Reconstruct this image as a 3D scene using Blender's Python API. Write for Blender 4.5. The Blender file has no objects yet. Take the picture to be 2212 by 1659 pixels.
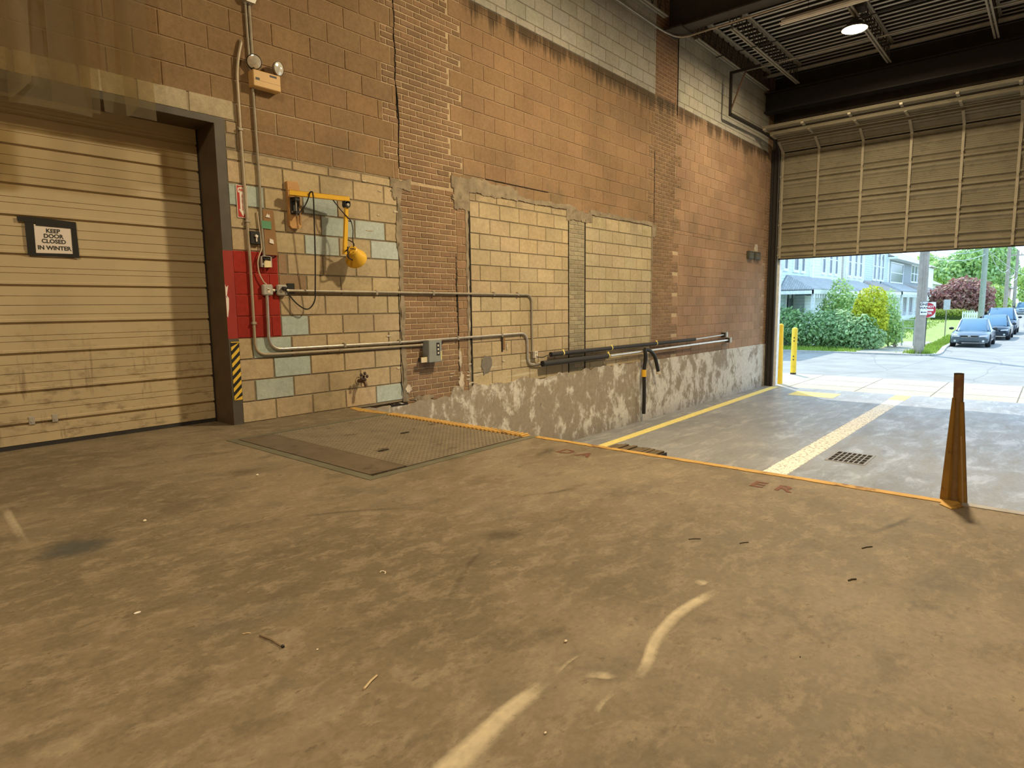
import bpy, math, random
from mathutils import Vector, Matrix, noise as mnoise

random.seed(7)
SC = bpy.context.scene
COL = SC.collection
PI = math.pi
YW = 5.81        # long wall face
YD = 6.16        # rolling door behind the jamb
XD = 17.0        # street door plane
ZP = -1.085      # drive floor
XE = 4.03        # dock edge
WORLD = {}


def rnd(a, b):
    return random.uniform(a, b)


class MB:
    """Collects shapes (world coordinates) and links them as ONE mesh object."""

    def __init__(self):
        self.v, self.f, self.m, self.c = [], [], [], []

    def face(self, idx, mi=0, col=(1, 1, 1, 1)):
        self.f.append(idx); self.m.append(mi); self.c.append(col)

    def poly(self, pts, mi=0, col=(1, 1, 1, 1)):
        n = len(self.v); self.v += [tuple(p) for p in pts]
        self.face(list(range(n, n + len(pts))), mi, col)

    def box(self, x0, y0, z0, x1, y1, z1, mi=0, col=(1, 1, 1, 1), rot=None, bev=0):
        x0, x1 = min(x0, x1), max(x0, x1); y0, y1 = min(y0, y1), max(y0, y1); z0, z1 = min(z0, z1), max(z0, z1)
        if bev:
            b = min(bev, (x1-x0)*.45, (y1-y0)*.45, (z1-z0)*.45)
            P = []
            F = []
            cx, cy, cz = (x0+x1)/2, (y0+y1)/2, (z0+z1)/2
            hx, hy, hz = (x1-x0)/2, (y1-y0)/2, (z1-z0)/2
            idx = {}
            for sx in (-1, 1):
                for sy in (-1, 1):
                    for sz in (-1, 1):
                        for a in range(3):
                            d = [hx-b, hy-b, hz-b]; d[a] += b
                            idx[(sx, sy, sz, a)] = len(P)
                            P.append((cx+sx*d[0], cy+sy*d[1], cz+sz*d[2]))
            for a in range(3):
                for s in (-1, 1):
                    o = [k for k in range(3) if k != a]
                    q = []
                    for (u, w) in ((-1, -1), (1, -1), (1, 1), (-1, 1)):
                        k = [0, 0, 0]; k[a] = s; k[o[0]] = u; k[o[1]] = w
                        q.append(idx[(k[0], k[1], k[2], a)])
                    F.append(q)
            for a in range(3):
                o = [k for k in range(3) if k != a]
                for u in (-1, 1):
                    for w in (-1, 1):
                        k1 = [0, 0, 0]; k1[o[0]] = u; k1[o[1]] = w
                        k2 = list(k1); k1[a] = -1; k2[a] = 1
                        F.append([idx[(*k1, o[0])], idx[(*k2, o[0])], idx[(*k2, o[1])], idx[(*k1, o[1])]])
            for sx in (-1, 1):
                for sy in (-1, 1):
                    for sz in (-1, 1):
                        F.append([idx[(sx, sy, sz, a)] for a in range(3)])
        else:
            P = [(x, y, z) for x in (x0, x1) for y in (y0, y1) for z in (z0, z1)]
            F = [[0, 1, 3, 2], [4, 6, 7, 5], [0, 4, 5, 1], [2, 3, 7, 6], [0, 2, 6, 4], [1, 5, 7, 3]]
        if rot is not None:
            c = Vector(((x0+x1)/2, (y0+y1)/2, (z0+z1)/2))
            P = [tuple(rot @ (Vector(p)-c) + c) for p in P]
        n = len(self.v); self.v += P
        for q in F:
            self.face([n+k for k in q], mi, col)

    def ring(self, c, u, w, r, seg, r2=None):
        n = len(self.v)
        r2 = r if r2 is None else r2
        for k in range(seg):
            a = 2*PI*k/seg
            self.v.append(tuple(c + u*(math.cos(a)*r) + w*(math.sin(a)*r2)))
        return n

    def cyl(self, p0, p1, r, seg=12, r1=None, mi=0, col=(1, 1, 1, 1), cap=True):
        p0, p1 = Vector(p0), Vector(p1); r1 = r if r1 is None else r1
        d = (p1-p0).normalized()
        u = d.orthogonal().normalized(); w = d.cross(u)
        a = self.ring(p0, u, w, r, seg); b = self.ring(p1, u, w, r1, seg)
        for k in range(seg):
            k2 = (k+1) % seg
            self.face([a+k, a+k2, b+k2, b+k], mi, col)
        if cap:
            self.face([a+k for k in range(seg)][::-1], mi, col)
            self.face([b+k for k in range(seg)], mi, col)

    def tube(self, pts, r, seg=10, mi=0, col=(1, 1, 1, 1)):
        pts = [Vector(p) for p in pts]
        u = None; prev = None
        for i, p in enumerate(pts):
            d = (pts[min(i+1, len(pts)-1)] - pts[max(i-1, 0)]).normalized()
            if u is None:
                u = d.orthogonal().normalized()
            else:
                u = (u - d*u.dot(d)).normalized()
            w = d.cross(u)
            a = self.ring(p, u, w, r, seg)
            if prev is not None:
                for k in range(seg):
                    k2 = (k+1) % seg
                    self.face([prev+k, prev+k2, a+k2, a+k], mi, col)
            else:
                self.face([a+k for k in range(seg)][::-1], mi, col)
            prev = a
        self.face([prev+k for k in range(seg)], mi, col)

    def lathe(self, o, axis, prof, seg=20, mi=0, col=(1, 1, 1, 1)):
        """prof: (distance along axis, radius)"""
        o, d = Vector(o), Vector(axis).normalized()
        u = d.orthogonal().normalized(); w = d.cross(u)
        prev = None
        for t, r in prof:
            a = self.ring(o + d*t, u, w, max(r, 1e-4), seg)
            if prev is not None:
                for k in range(seg):
                    k2 = (k+1) % seg
                    self.face([prev+k, prev+k2, a+k2, a+k], mi, col)
            prev = a

    def prism(self, pts, y0, y1, mi=0, col=(1, 1, 1, 1)):
        """polygon in x-z extruded along y"""
        n = len(self.v); k = len(pts)
        self.v += [(x, y0, z) for x, z in pts] + [(x, y1, z) for x, z in pts]
        self.face([n+i for i in range(k)], mi, col)
        self.face([n+k+i for i in range(k)][::-1], mi, col)
        for i in range(k):
            j = (i+1) % k
            self.face([n+i, n+k+i, n+k+j, n+j], mi, col)

    def slab(self, pts, z0, z1, mi=0, col=(1, 1, 1, 1)):
        """polygon in x-y extruded along z"""
        n = len(self.v); k = len(pts)
        self.v += [(x, y, z0) for x, y in pts] + [(x, y, z1) for x, y in pts]
        self.face([n+i for i in range(k)][::-1], mi, col)
        self.face([n+k+i for i in range(k)], mi, col)
        for i in range(k):
            j = (i+1) % k
            self.face([n+i, n+j, n+k+j, n+k+i], mi, col)

    def prismx(self, pts, x0, x1, mi=0, col=(1, 1, 1, 1)):
        """polygon in y-z extruded along x"""
        n = len(self.v); k = len(pts)
        self.v += [(x0, y, z) for y, z in pts] + [(x1, y, z) for y, z in pts]
        self.face([n+i for i in range(k)], mi, col)
        self.face([n+k+i for i in range(k)][::-1], mi, col)
        for i in range(k):
            j = (i+1) % k
            self.face([n+i, n+k+i, n+k+j, n+j], mi, col)

    def ball(self, c, rx, ry, rz, seg=12, rings=8, mi=0, col=(1, 1, 1, 1)):
        c = Vector(c); prev = None
        for i in range(rings+1):
            t = PI*i/rings
            n = len(self.v)
            for k in range(seg):
                a = 2*PI*k/seg
                s = max(math.sin(t), 1e-3)
                self.v.append((c.x+rx*s*math.cos(a), c.y+ry*s*math.sin(a), c.z+rz*math.cos(t)))
            if prev is not None:
                for k in range(seg):
                    k2 = (k+1) % seg
                    self.face([prev+k, n+k, n+k2, prev+k2], mi, col)
            prev = n

    def build(self, name, mats, parent=None, smooth=False, origin=None, fix=True):
        me = bpy.data.meshes.new(name)
        if parent is not None:
            o0 = WORLD[parent.name]
        elif origin is not None:
            o0 = Vector(origin)
        else:
            xs = [p[0] for p in self.v]; ys = [p[1] for p in self.v]; zs = [p[2] for p in self.v]
            o0 = Vector(((min(xs)+max(xs))/2, (min(ys)+max(ys))/2, min(zs)))
        me.from_pydata([(p[0]-o0.x, p[1]-o0.y, p[2]-o0.z) for p in self.v], [], self.f)
        if not isinstance(mats, (list, tuple)):
            mats = [mats]
        for m in mats:
            me.materials.append(m)
        me.polygons.foreach_set('material_index', self.m)
        if smooth:
            me.polygons.foreach_set('use_smooth', [True]*len(self.f))
        if any(c != (1, 1, 1, 1) for c in self.c):
            ca = me.color_attributes.new('Col', 'FLOAT_COLOR', 'CORNER')
            buf = []
            for q, c in zip(self.f, self.c):
                c4 = tuple(c) + (1,)*(4-len(c))
                buf += list(c4)*len(q)
            ca.data.foreach_set('color', buf)
        me.update()
        if fix:
            import bmesh
            bm = bmesh.new(); bm.from_mesh(me)
            bmesh.ops.recalc_face_normals(bm, faces=bm.faces)
            bm.to_mesh(me); bm.free()
        if smooth:
            try:
                me.set_sharp_from_angle(angle=math.radians(38))
            except Exception:
                pass
        o = bpy.data.objects.new(name, me)
        COL.objects.link(o)
        if parent is not None:
            o.parent = parent
        else:
            o.location = o0
        WORLD[o.name] = o0.copy()
        return o


def tag(o, label=None, cat=None, group=None, kind=None):
    if label: o['label'] = label
    if cat: o['category'] = cat
    if group: o['group'] = group
    if kind: o['kind'] = kind
    return o


def thing(name, label, cat, loc, group=None, kind=None):
    o = bpy.data.objects.new(name, None)
    COL.objects.link(o)
    o.location = loc
    o.empty_display_size = .1
    WORLD[o.name] = Vector(loc)
    return tag(o, label, cat, group, kind)


def struct(o, label=None, cat=None):
    return tag(o, label, cat, None, 'structure')


def copy_tree(o, loc=None, parent=None):
    c = o.copy(); COL.objects.link(c)
    if parent is not None:
        c.parent = parent
    if loc is not None:
        c.location = loc
    WORLD[c.name] = Vector(loc) if loc is not None else WORLD[parent.name]
    for ch in list(o.children):
        copy_tree(ch, None, c)
    return c


def arc(pts, rad, n=5):
    """round the corners of a polyline"""
    pts = [Vector(p) for p in pts]
    out = [pts[0]]
    for i in range(1, len(pts)-1):
        a, b, c = pts[i-1], pts[i], pts[i+1]
        r = min(rad, (a-b).length*.49, (c-b).length*.49)
        p, q = b + (a-b).normalized()*r, b + (c-b).normalized()*r
        for k in range(n+1):
            t = k/n
            out.append(p*(1-t)**2 + b*2*t*(1-t) + q*t*t)
    out.append(pts[-1])
    return out


def text_mesh(name, body, size, mat, parent, loc, flat=False, bold=0.0, rotz=0.0, align='CENTER', spin=0.0, facing='-y', line=1.0):
    cu = bpy.data.curves.new(name, 'FONT')
    cu.body = body; cu.size = size; cu.align_x = align; cu.align_y = 'CENTER'
    cu.extrude = .0006; cu.offset = bold; cu.space_line = line; cu.resolution_u = 3
    tmp = bpy.data.objects.new(name + '_tmp', cu)
    COL.objects.link(tmp)
    bpy.context.view_layer.update()
    dg = bpy.context.evaluated_depsgraph_get()
    me = bpy.data.meshes.new_from_object(tmp.evaluated_get(dg))
    bpy.data.objects.remove(tmp); bpy.data.curves.remove(cu)
    if flat:
        R = Matrix.Rotation(rotz, 4, 'Z')
    elif facing == '-y':
        R = Matrix.Rotation(PI/2, 4, 'X') @ Matrix.Rotation(spin, 4, 'Z')
    else:  # -x
        R = Matrix.Rotation(-PI/2, 4, 'Z') @ Matrix.Rotation(PI/2, 4, 'X') @ Matrix.Rotation(spin, 4, 'Z')
    me.transform(R)
    o0 = WORLD[parent.name]
    me.transform(Matrix.Translation(Vector(loc) - o0))
    me.materials.clear(); me.materials.append(mat)
    o = bpy.data.objects.new(name, me); COL.objects.link(o)
    o.parent = parent
    WORLD[o.name] = o0.copy()
    return o
# ------------------------------------------------------------------ materials
def L(r, g, b):
    f = lambda c: (c/255/12.92) if c/255 <= .04045 else ((c/255+.055)/1.055)**2.4
    return (f(r), f(g), f(b))


class NT:
    def __init__(self, name):
        self.mat = bpy.data.materials.new(name); self.mat.use_nodes = True
        self.t = self.mat.node_tree; self.t.nodes.clear()
        self.out = self.t.nodes.new('ShaderNodeOutputMaterial')

    def n(self, typ, **kw):
        x = self.t.nodes.new(typ)
        for k, v in kw.items():
            setattr(x, k, v)
        return x

    def link(self, a, b):
        self.t.links.new(a, b)

    def put(self, sock, v):
        if hasattr(v, 'is_output') or isinstance(v, bpy.types.NodeSocket):
            self.link(v, sock)
        elif isinstance(v, (tuple, list)) and len(v) == 3 and sock.type == 'RGBA':
            sock.default_value = (*v, 1)
        else:
            sock.default_value = v

    def math(self, op, a, b=0.0, clamp=False):
        x = self.n('ShaderNodeMath', operation=op, use_clamp=clamp)
        self.put(x.inputs[0], a); self.put(x.inputs[1], b)
        return x.outputs[0]

    def mix(self, fac, a, b, mode='MIX'):
        x = self.n('ShaderNodeMix', data_type='RGBA', blend_type=mode)
        self.put(x.inputs[0], fac); self.put(x.inputs[6], a); self.put(x.inputs[7], b)
        return x.outputs[2]

    def pos(self, scale=(1, 1, 1), obj=False):
        if obj:
            p = self.n('ShaderNodeTexCoord').outputs['Object']
        else:
            p = self.n('ShaderNodeNewGeometry').outputs['Position']
        m = self.n('ShaderNodeMapping'); m.inputs['Scale'].default_value = scale
        self.link(p, m.inputs[0])
        return m.outputs[0]

    def noise(self, vec, scale=5, detail=4, rough=.55, dist=0):
        x = self.n('ShaderNodeTexNoise')
        self.link(vec, x.inputs['Vector'])
        x.inputs['Scale'].default_value = scale; x.inputs['Detail'].default_value = detail
        x.inputs['Roughness'].default_value = rough; x.inputs['Distortion'].default_value = dist
        return x.outputs['Fac'] if 'Fac' in x.outputs else x.outputs[0]

    def step(self, v, a, b):
        x = self.n('ShaderNodeMapRange', interpolation_type='SMOOTHSTEP')
        self.put(x.inputs[0], v)
        if a > b:
            x.inputs[1].default_value = b; x.inputs[2].default_value = a
            x.inputs[3].default_value = 1; x.inputs[4].default_value = 0
        else:
            x.inputs[1].default_value = a; x.inputs[2].default_value = b
        return x.outputs[0]

    def lin(self, v, a, b, c, d):
        x = self.n('ShaderNodeMapRange'); self.put(x.inputs[0], v)
        for i, k in enumerate((a, b, c, d)):
            x.inputs[i+1].default_value = k
        return x.outputs[0]

    def xyz(self):
        s = self.n('ShaderNodeSeparateXYZ')
        self.link(self.n('ShaderNodeNewGeometry').outputs['Position'], s.inputs[0])
        return s.outputs

    def attr(self):
        return self.n('ShaderNodeVertexColor', layer_name='Col')

    def scale_col(self, col, fac):
        """colour times a scalar"""
        x = self.n('ShaderNodeVectorMath', operation='SCALE')
        self.put(x.inputs[0], col if not isinstance(col, tuple) else col)
        self.put(x.inputs['Scale'], fac)
        return x.outputs[0]

    def bsdf(self, col, rough=.7, metal=0.0, bump=None, bstr=.2, bdist=.01, spec=.4, alpha=None):
        b = self.n('ShaderNodeBsdfPrincipled')
        self.put(b.inputs['Base Color'], col)
        self.put(b.inputs['Roughness'], rough); self.put(b.inputs['Metallic'], metal)
        b.inputs['Specular IOR Level'].default_value = spec
        if alpha is not None:
            self.put(b.inputs['Alpha'], alpha)
        if bump is not None:
            x = self.n('ShaderNodeBump'); x.inputs['Strength'].default_value = bstr
            x.inputs['Distance'].default_value = bdist
            self.put(x.inputs['Height'], bump); self.link(x.outputs[0], b.inputs['Normal'])
        self.link(b.outputs[0], self.out.inputs[0])
        return b


def plain(name, col, rough=.6, metal=0.0, var=.18, scale=9, bump=.12, bscale=50, spec=.4, dirt=None):
    """paint, metal, plastic, wood: base colour with noise, optional dirt patches (colour, scale, threshold)"""
    t = NT(name)
    p = t.pos(obj=True)
    f = t.lin(t.noise(p, scale, 5), .25, .75, 1-var, 1+var)
    c = t.scale_col(col, f)
    if dirt:
        m = t.step(t.noise(p, dirt[1], 6, .65), dirt[2], dirt[2]+.12)
        c = t.mix(m, c, dirt[0])
    t.bsdf(c, rough, metal, t.noise(p, bscale, 3) if bump else None, bump, .004, spec)
    return t.mat


def vcol(name, rough=.7, var=.15, scale=12, transl=0.0, spec=.3, bump=.1):
    t = NT(name)
    p = t.pos(obj=True)
    c = t.scale_col(t.attr().outputs[0], t.lin(t.noise(p, scale, 4), .25, .75, 1-var, 1+var))
    b = t.bsdf(c, rough, 0, t.noise(p, scale*4, 3), bump, .004, spec)
    if transl:
        tr = t.n('ShaderNodeBsdfTranslucent'); t.put(tr.inputs[0], c)
        mx = t.n('ShaderNodeMixShader'); mx.inputs[0].default_value = transl
        t.link(b.outputs[0], mx.inputs[1]); t.link(tr.outputs[0], mx.inputs[2])
        t.link(mx.outputs[0], t.out.inputs[0])
    return t.mat


def m_masonry():
    t = NT('masonry')
    x, y, z = t.xyz()
    p = t.pos()
    c = t.attr().outputs[0]
    big = t.noise(p, 1.1, 5, .6)
    c = t.scale_col(c, t.lin(big, .3, .7, .82, 1.14))
    c = t.scale_col(c, t.lin(t.noise(p, 22, 5, .7), .3, .7, .86, 1.12))
    c = t.scale_col(c, t.lin(t.noise(p, 95, 2, .7), .3, .7, .9, 1.08))
    # dark water drips running down from the grey block band
    dr = t.noise(t.pos((3.2, 1, .22)), 1.6, 5, .7)
    zz = t.math('MULTIPLY', t.step(z, 4.05, 4.86), t.step(z, 4.9, 4.865))
    xx = t.step(x, 5.7, 6.1)
    dm = t.math('MULTIPLY', t.step(t.math('ADD', dr, t.math('MULTIPLY', t.step(z, 4.5, 4.86), .22)), .53, .72), t.math('MULTIPLY', zz, xx))
    c = t.mix(t.math('MULTIPLY', dm, .8), c, (.05, .036, .022))
    # chalky streaks low on the first infill panel
    st = t.noise(t.pos((1.4, 1, 22)), 1.0, 4, .6)
    sm = t.math('MULTIPLY', t.step(st, .54, .66), t.math('MULTIPLY', t.step(z, .62, .3), t.math('MULTIPLY', t.step(x, 5.92, 6.0), t.step(x, 7.6, 7.0))))
    c = t.mix(t.math('MULTIPLY', sm, .75), c, (.52, .47, .34))
    # grime by the dock corner of the tan infill
    gm = t.math('MULTIPLY', t.step(t.noise(p, 3.0, 5, .6), .5, .72), t.math('MULTIPLY', t.step(z, .7, .05), t.step(x, 6, 4.6)))
    c = t.mix(t.math('MULTIPLY', gm, .45), c, (.12, .09, .055))
    gm = t.math('MULTIPLY', t.step(t.noise(p, 2.3, 5, .65), .48, .66), t.math('MULTIPLY', t.step(z, 2.25, 2.5), t.step(z, 3.0, 2.75)))
    c = t.mix(t.math('MULTIPLY', gm, .45), c, (.16, .125, .08))
    b = t.math('ADD', t.math('MULTIPLY', t.noise(p, 120, 3, .7), .6), t.noise(p, 30, 4, .6))
    t.bsdf(c, .88, 0, b, .35, .006, .25)
    return t.mat


def m_base():
    t = NT('old_concrete_base')
    x, y, z = t.xyz()
    n1 = t.noise(t.pos((1, 1, .72)), 4.2, 9, .72, .25)
    n2 = t.noise(t.pos((1, 1, .5)), 1.5, 7, .66, .2)
    pale_bias = t.lin(x, 5, 15, -.05, .03)  # pale patches spread more towards the street end
    m = t.step(t.math('ADD', t.math('ADD', t.math('MULTIPLY', n1, .75), t.math('MULTIPLY', n2, .25)), pale_bias), .455, .55)
    c = t.mix(m, (.30, .25, .185), (.60, .56, .49))
    p = t.pos()
    c = t.scale_col(c, t.lin(t.noise(p, 14, 6, .7), .3, .7, .8, 1.15))
    c = t.mix(t.math('MULTIPLY', t.step(t.noise(p, 9, 4, .6), .62, .75), .5), c, (.1, .08, .055))
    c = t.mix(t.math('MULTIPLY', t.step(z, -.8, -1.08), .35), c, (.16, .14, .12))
    t.bsdf(c, .85, 0, t.math('ADD', t.math('MULTIPLY', n1, 1.0), t.math('MULTIPLY', t.noise(p, 60, 4), .3)), .5, .012, .3)
    return t.mat


def m_floor():
    t = NT('dock_concrete')
    p = t.pos()
    pr = t.n('ShaderNodeMapping'); pr.inputs['Rotation'].default_value = (0, 0, .5); pr.inputs['Scale'].default_value = (1, 1.6, 1)
    t.link(t.n('ShaderNodeNewGeometry').outputs['Position'], pr.inputs[0])
    n1 = t.noise(p, .7, 6, .6, .4)
    n2 = t.noise(pr.outputs[0], 6.5, 9, .74, .3)
    n3 = t.noise(p, 38, 5, .7)
    c = t.mix(t.step(n1, .36, .66), (.140, .110, .070), (.215, .170, .112))
    c = t.mix(t.math('MULTIPLY', t.step(n2, .47, .62), .6), c, (.275, .22, .148))
    c = t.mix(t.math('MULTIPLY', t.step(t.noise(pr.outputs[0], 2.3, 8, .72), .52, .64), .55), c, (.105, .08, .05))
    c = t.mix(t.math('MULTIPLY', t.step(t.noise(p, 1.5, 6, .66), .54, .68), .45), c, (.115, .098, .074))
    c = t.mix(t.math('MULTIPLY', t.step(t.noise(pr.outputs[0], 13, 6, .72), .58, .68), .6), c, (.085, .062, .038))
    c = t.scale_col(c, t.lin(n3, .3, .7, .84, 1.14))
    r = t.lin(n2, .3, .7, .56, .74)
    t.bsdf(c, r, 0, t.math('ADD', t.math('MULTIPLY', n3, .4), n2), .12, .006, .3)
    return t.mat


def m_drive():
    t = NT('drive_concrete')
    p = t.pos()
    ps = t.pos((.55, 1.6, 1))
    n1 = t.noise(p, .55, 6, .6)
    n2 = t.noise(ps, 2.6, 8, .7, .5)
    n3 = t.noise(p, 26, 5, .7)
    c = t.mix(t.step(n1, .35, .65), (.20, .205, .212), (.27, .275, .28))
    c = t.mix(t.math('MULTIPLY', t.step(n2, .5, .66), .6), c, (.44, .43, .41))
    c = t.mix(t.math('MULTIPLY', t.step(t.noise(ps, 1.2, 6, .7), .54, .7), .5), c, (.15, .135, .12))
    c = t.scale_col(c, t.lin(n3, .3, .7, .85, 1.13))
    t.bsdf(c, t.lin(n2, .35, .65, .55, .35), 0, t.math('ADD', t.math('MULTIPLY', n3, .4), n2), .15, .006, .5)
    return t.mat


def m_ground(name, c1, c2, scale, rough=.85, crack=None, sx=1, sy=1):
    t = NT(name)
    p = t.pos((sx, sy, 1))
    c = t.mix(t.step(t.noise(p, scale, 7, .65), .35, .65), c1, c2)
    c = t.scale_col(c, t.lin(t.noise(t.pos(), 30, 4, .7), .3, .7, .86, 1.12))
    if crack:
        v = t.n('ShaderNodeTexVoronoi', feature='DISTANCE_TO_EDGE')
        w = t.n('ShaderNodeVectorMath', operation='ADD')
        nz = t.n('ShaderNodeTexNoise'); nz.inputs['Scale'].default_value = .8
        t.link(t.pos((.16, .4, 1)), w.inputs[0]); t.link(nz.outputs['Color'], w.inputs[1])
        t.link(w.outputs[0], v.inputs['Vector']); v.inputs['Scale'].default_value = 1.1
        c = t.mix(t.math('MULTIPLY', t.step(v.outputs['Distance'], .014, .004), .5), c, crack)
    t.bsdf(c, rough, 0, t.noise(t.pos(), 40, 4), .2, .01, .3)
    return t.mat


def m_decal(name, col, rough=.7, nscale=14, lo=.3, hi=.6, amt=1.0):
    """floor marks (worn paint, dirt, pale streaks): alpha from the mesh times noise"""
    t = NT(name)
    a = t.attr().outputs['Alpha']
    nz = t.noise(t.pos(), nscale, 7, .72)
    w = t.step(t.math('ADD', nz, t.math('MULTIPLY', t.math('SUBTRACT', a, .5), .5)), lo, hi)
    al = t.math('MULTIPLY', t.math('MULTIPLY', a, w), amt, True)
    c = t.scale_col(col, t.lin(t.noise(t.pos(), 30, 4), .3, .7, .85, 1.12))
    t.bsdf(c, rough, alpha=al)
    return t.mat


def m_siding(name, col, gap=.17, dark=.62):
    t = NT(name)
    x, y, z = t.xyz()
    fr = t.math('FRACT', t.math('MULTIPLY', z, 1/gap))
    c = t.scale_col(col, t.lin(t.noise(t.pos(), 3, 4), .3, .7, .93, 1.06))
    c = t.scale_col(c, t.lin(t.step(fr, .16, .05), 0, 1, 1, dark))
    t.bsdf(c, .6)
    return t.mat


def m_shingle(name, col):
    t = NT(name)
    br = t.n('ShaderNodeTexBrick'); t.link(t.pos((1, 1, 1)), br.inputs[0])
    br.inputs['Scale'].default_value = 2.2
    br.inputs['Color1'].default_value = (*col, 1); br.inputs['Color2'].default_value = (*[k*.78 for k in col], 1)
    br.inputs['Mortar'].default_value = (*[k*.5 for k in col], 1)
    t.bsdf(br.outputs[0], .8)
    return t.mat


def m_vinyl():
    t = NT('cloudy_vinyl')
    p = t.pos(obj=True)
    haze = t.lin(t.noise(t.pos((1, 1, .35)), 3.2, 4), .3, .7, .24, .46)
    tr = t.n('ShaderNodeBsdfTransparent'); t.put(tr.inputs[0], (.80, .72, .52, 1))
    df = t.n('ShaderNodeBsdfDiffuse'); t.put(df.inputs[0], (.42, .36, .25, 1))
    tl = t.n('ShaderNodeBsdfTranslucent'); t.put(tl.inputs[0], (.42, .36, .25, 1))
    gl = t.n('ShaderNodeBsdfGlossy'); gl.inputs['Roughness'].default_value = .28
    a = t.n('ShaderNodeMixShader'); a.inputs[0].default_value = .5
    t.link(df.outputs[0], a.inputs[1]); t.link(tl.outputs[0], a.inputs[2])
    b = t.n('ShaderNodeMixShader'); t.put(b.inputs[0], haze)
    t.link(tr.outputs[0], b.inputs[1]); t.link(a.outputs[0], b.inputs[2])
    fr = t.n('ShaderNodeFresnel'); fr.inputs[0].default_value = 1.25
    c = t.n('ShaderNodeMixShader'); t.link(t.math('MULTIPLY', fr.outputs[0], .45), c.inputs[0])
    t.link(b.outputs[0], c.inputs[1]); t.link(gl.outputs[0], c.inputs[2])
    t.link(c.outputs[0], t.out.inputs[0])
    return t.mat


def m_emit(name, col, s):
    t = NT(name)
    e = t.n('ShaderNodeEmission'); t.put(e.inputs[0], (*col, 1)); e.inputs[1].default_value = s
    t.link(e.outputs[0], t.out.inputs[0])
    return t.mat


def m_door(name, col, dirt, lowdirt=True):
    t = NT(name)
    x, y, z = t.xyz()
    c = t.scale_col(col, t.lin(t.noise(t.pos((1, 1, .6)), 1.6, 5), .3, .7, .88, 1.1))
    n = t.noise(t.pos((1, 1, 2.2)), 5.5, 7, .72)
    m = t.step(n, .5, .66)
    if lowdirt:
        m = t.math('MULTIPLY', m, t.step(z, 1.3, .25))
        s = t.math('MULTIPLY', t.step(t.noise(t.pos((5, 1, .7)), 2.2, 5, .7), .58, .7), t.step(z, 1.2, .4))
        m = t.math('MAXIMUM', m, s)
    c = t.mix(t.math('MULTIPLY', m, .55), c, dirt)
    t.bsdf(c, .62, 0, n, .08, .004, .22)
    return t.mat


MAS = m_masonry(); BASE = m_base(); FLOOR = m_floor(); DRIVE = m_drive()
STEEL_DK = plain('dark_painted_steel', (.055, .048, .040), .6, 0, .25, 7, dirt=((.09, .05, .03), 5, .6))
STEEL_BK = plain('black_steel', (.022, .019, .016), .55)
FRAME_MT = plain('grey_door_frame_steel', (.085, .074, .060), .5, .1, .2, 6, dirt=((.11, .055, .03), 4, .6))
GALV = plain('galvanised_conduit', (.50, .46, .40), .38, .75, .2, 12)
GALV_DULL = plain('dull_conduit', (.33, .29, .22), .5, .35, .2, 12)
JOIST = plain('joist_primer_grey', (.40, .37, .31), .6, .1)
DECK = plain('roof_deck_steel', (.60, .58, .53), .6, .1, .2, 3)
DARKWALL = plain('dark_painted_block', (.05, .04, .03), .85, 0, .3, 3)  # dark painted block of the street door wall
YEL = plain('yellow_enamel', (.72, .42, .03), .42, 0, .08, 6)
YEL_WORN = plain('worn_yellow_paint', (.44, .26, .06), .65, 0, .2, 8, dirt=((.20, .10, .03), 7, .55))
YEL_OUT = plain('safety_yellow_paint', (.85, .58, .04), .55, 0, .1, 6, dirt=((.35, .2, .04), 9, .7))
BLACK = plain('black_plastic', (.016, .015, .014), .5)
RUBBER = plain('black_rubber_foam', (.028, .026, .026), .75, 0, .2, 20)
WHITE = plain('white_paper', (.72, .66, .60), .8, 0, .05, 4)
WHITE_PL = plain('off_white_plastic', (.62, .56, .45), .5, 0, .08)
RED_SIGN = plain('red_sign', (.42, .03, .02), .5, 0, .06)
GREYBOX = plain('grey_enamel_box', (.25, .26, .23), .5, .1, .1)
BOXSTEEL = plain('pressed_steel_box', (.45, .43, .38), .5, .4, .15)
WOOD = plain('raw_pine_board', (.46, .26, .10), .75, 0, .25, 5, dirt=((.22, .11, .045), 6, .58))
WOOD_OLD = plain('old_brown_board', (.26, .145, .06), .8, 0, .25, 5, dirt=((.13, .075, .035), 5, .55))
BEIGE = plain('yellowed_beige_enamel', (.62, .40, .16), .5, 0, .06, 5)
GREEN_TAG = plain('green_tag', (.10, .27, .15), .7, 0, .15)
TREAD = plain('tread_plate_steel', (.20, .165, .115), .55, .15, .2, 7, dirt=((.10, .075, .05), 5, .58))
TREAD_GR = plain('green_grey_angle', (.13, .125, .085), .6, .1, .2, 7)
DOOR_L = m_door('cream_door_paint', (.48, .39, .245), (.13, .095, .055))
DOOR_R = m_door('tan_door_paint', (.22, .195, .135), (.13, .11, .08), False)
RAIL_R = plain('pale_door_stile', (.34, .30, .22), .5, .1, .1)
VINYL = m_vinyl()
PLASTER = plain('rough_mortar_patch', (.255, .205, .138), .9, 0, .35, 9, .6, 40, dirt=((.17, .135, .09), 7, .55))
PLASTER_W = plain('pale_mortar_crumbs', (.50, .43, .33), .9, 0, .3, 14, .5, 40)
CEMENT = plain('grey_cement_patch', (.17, .15, .125), .9, 0, .2, 9, .4, 50)
CRACK = plain('deep_crack', (.018, .014, .010), 1, 0, .1)
BRASS = plain('weathered_brass', (.14, .09, .06), .5, .6, .4, 20)
LENS = plain('glass_lamp_lens', (.80, .78, .70), .12, .35, .2, 22, .5, 45)
LAMP = m_emit('lit_led_lens', (1, .80, .48), 60)
FLUO = plain('white_fixture_enamel', (.92, .88, .78), .5, 0, .08)
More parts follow.
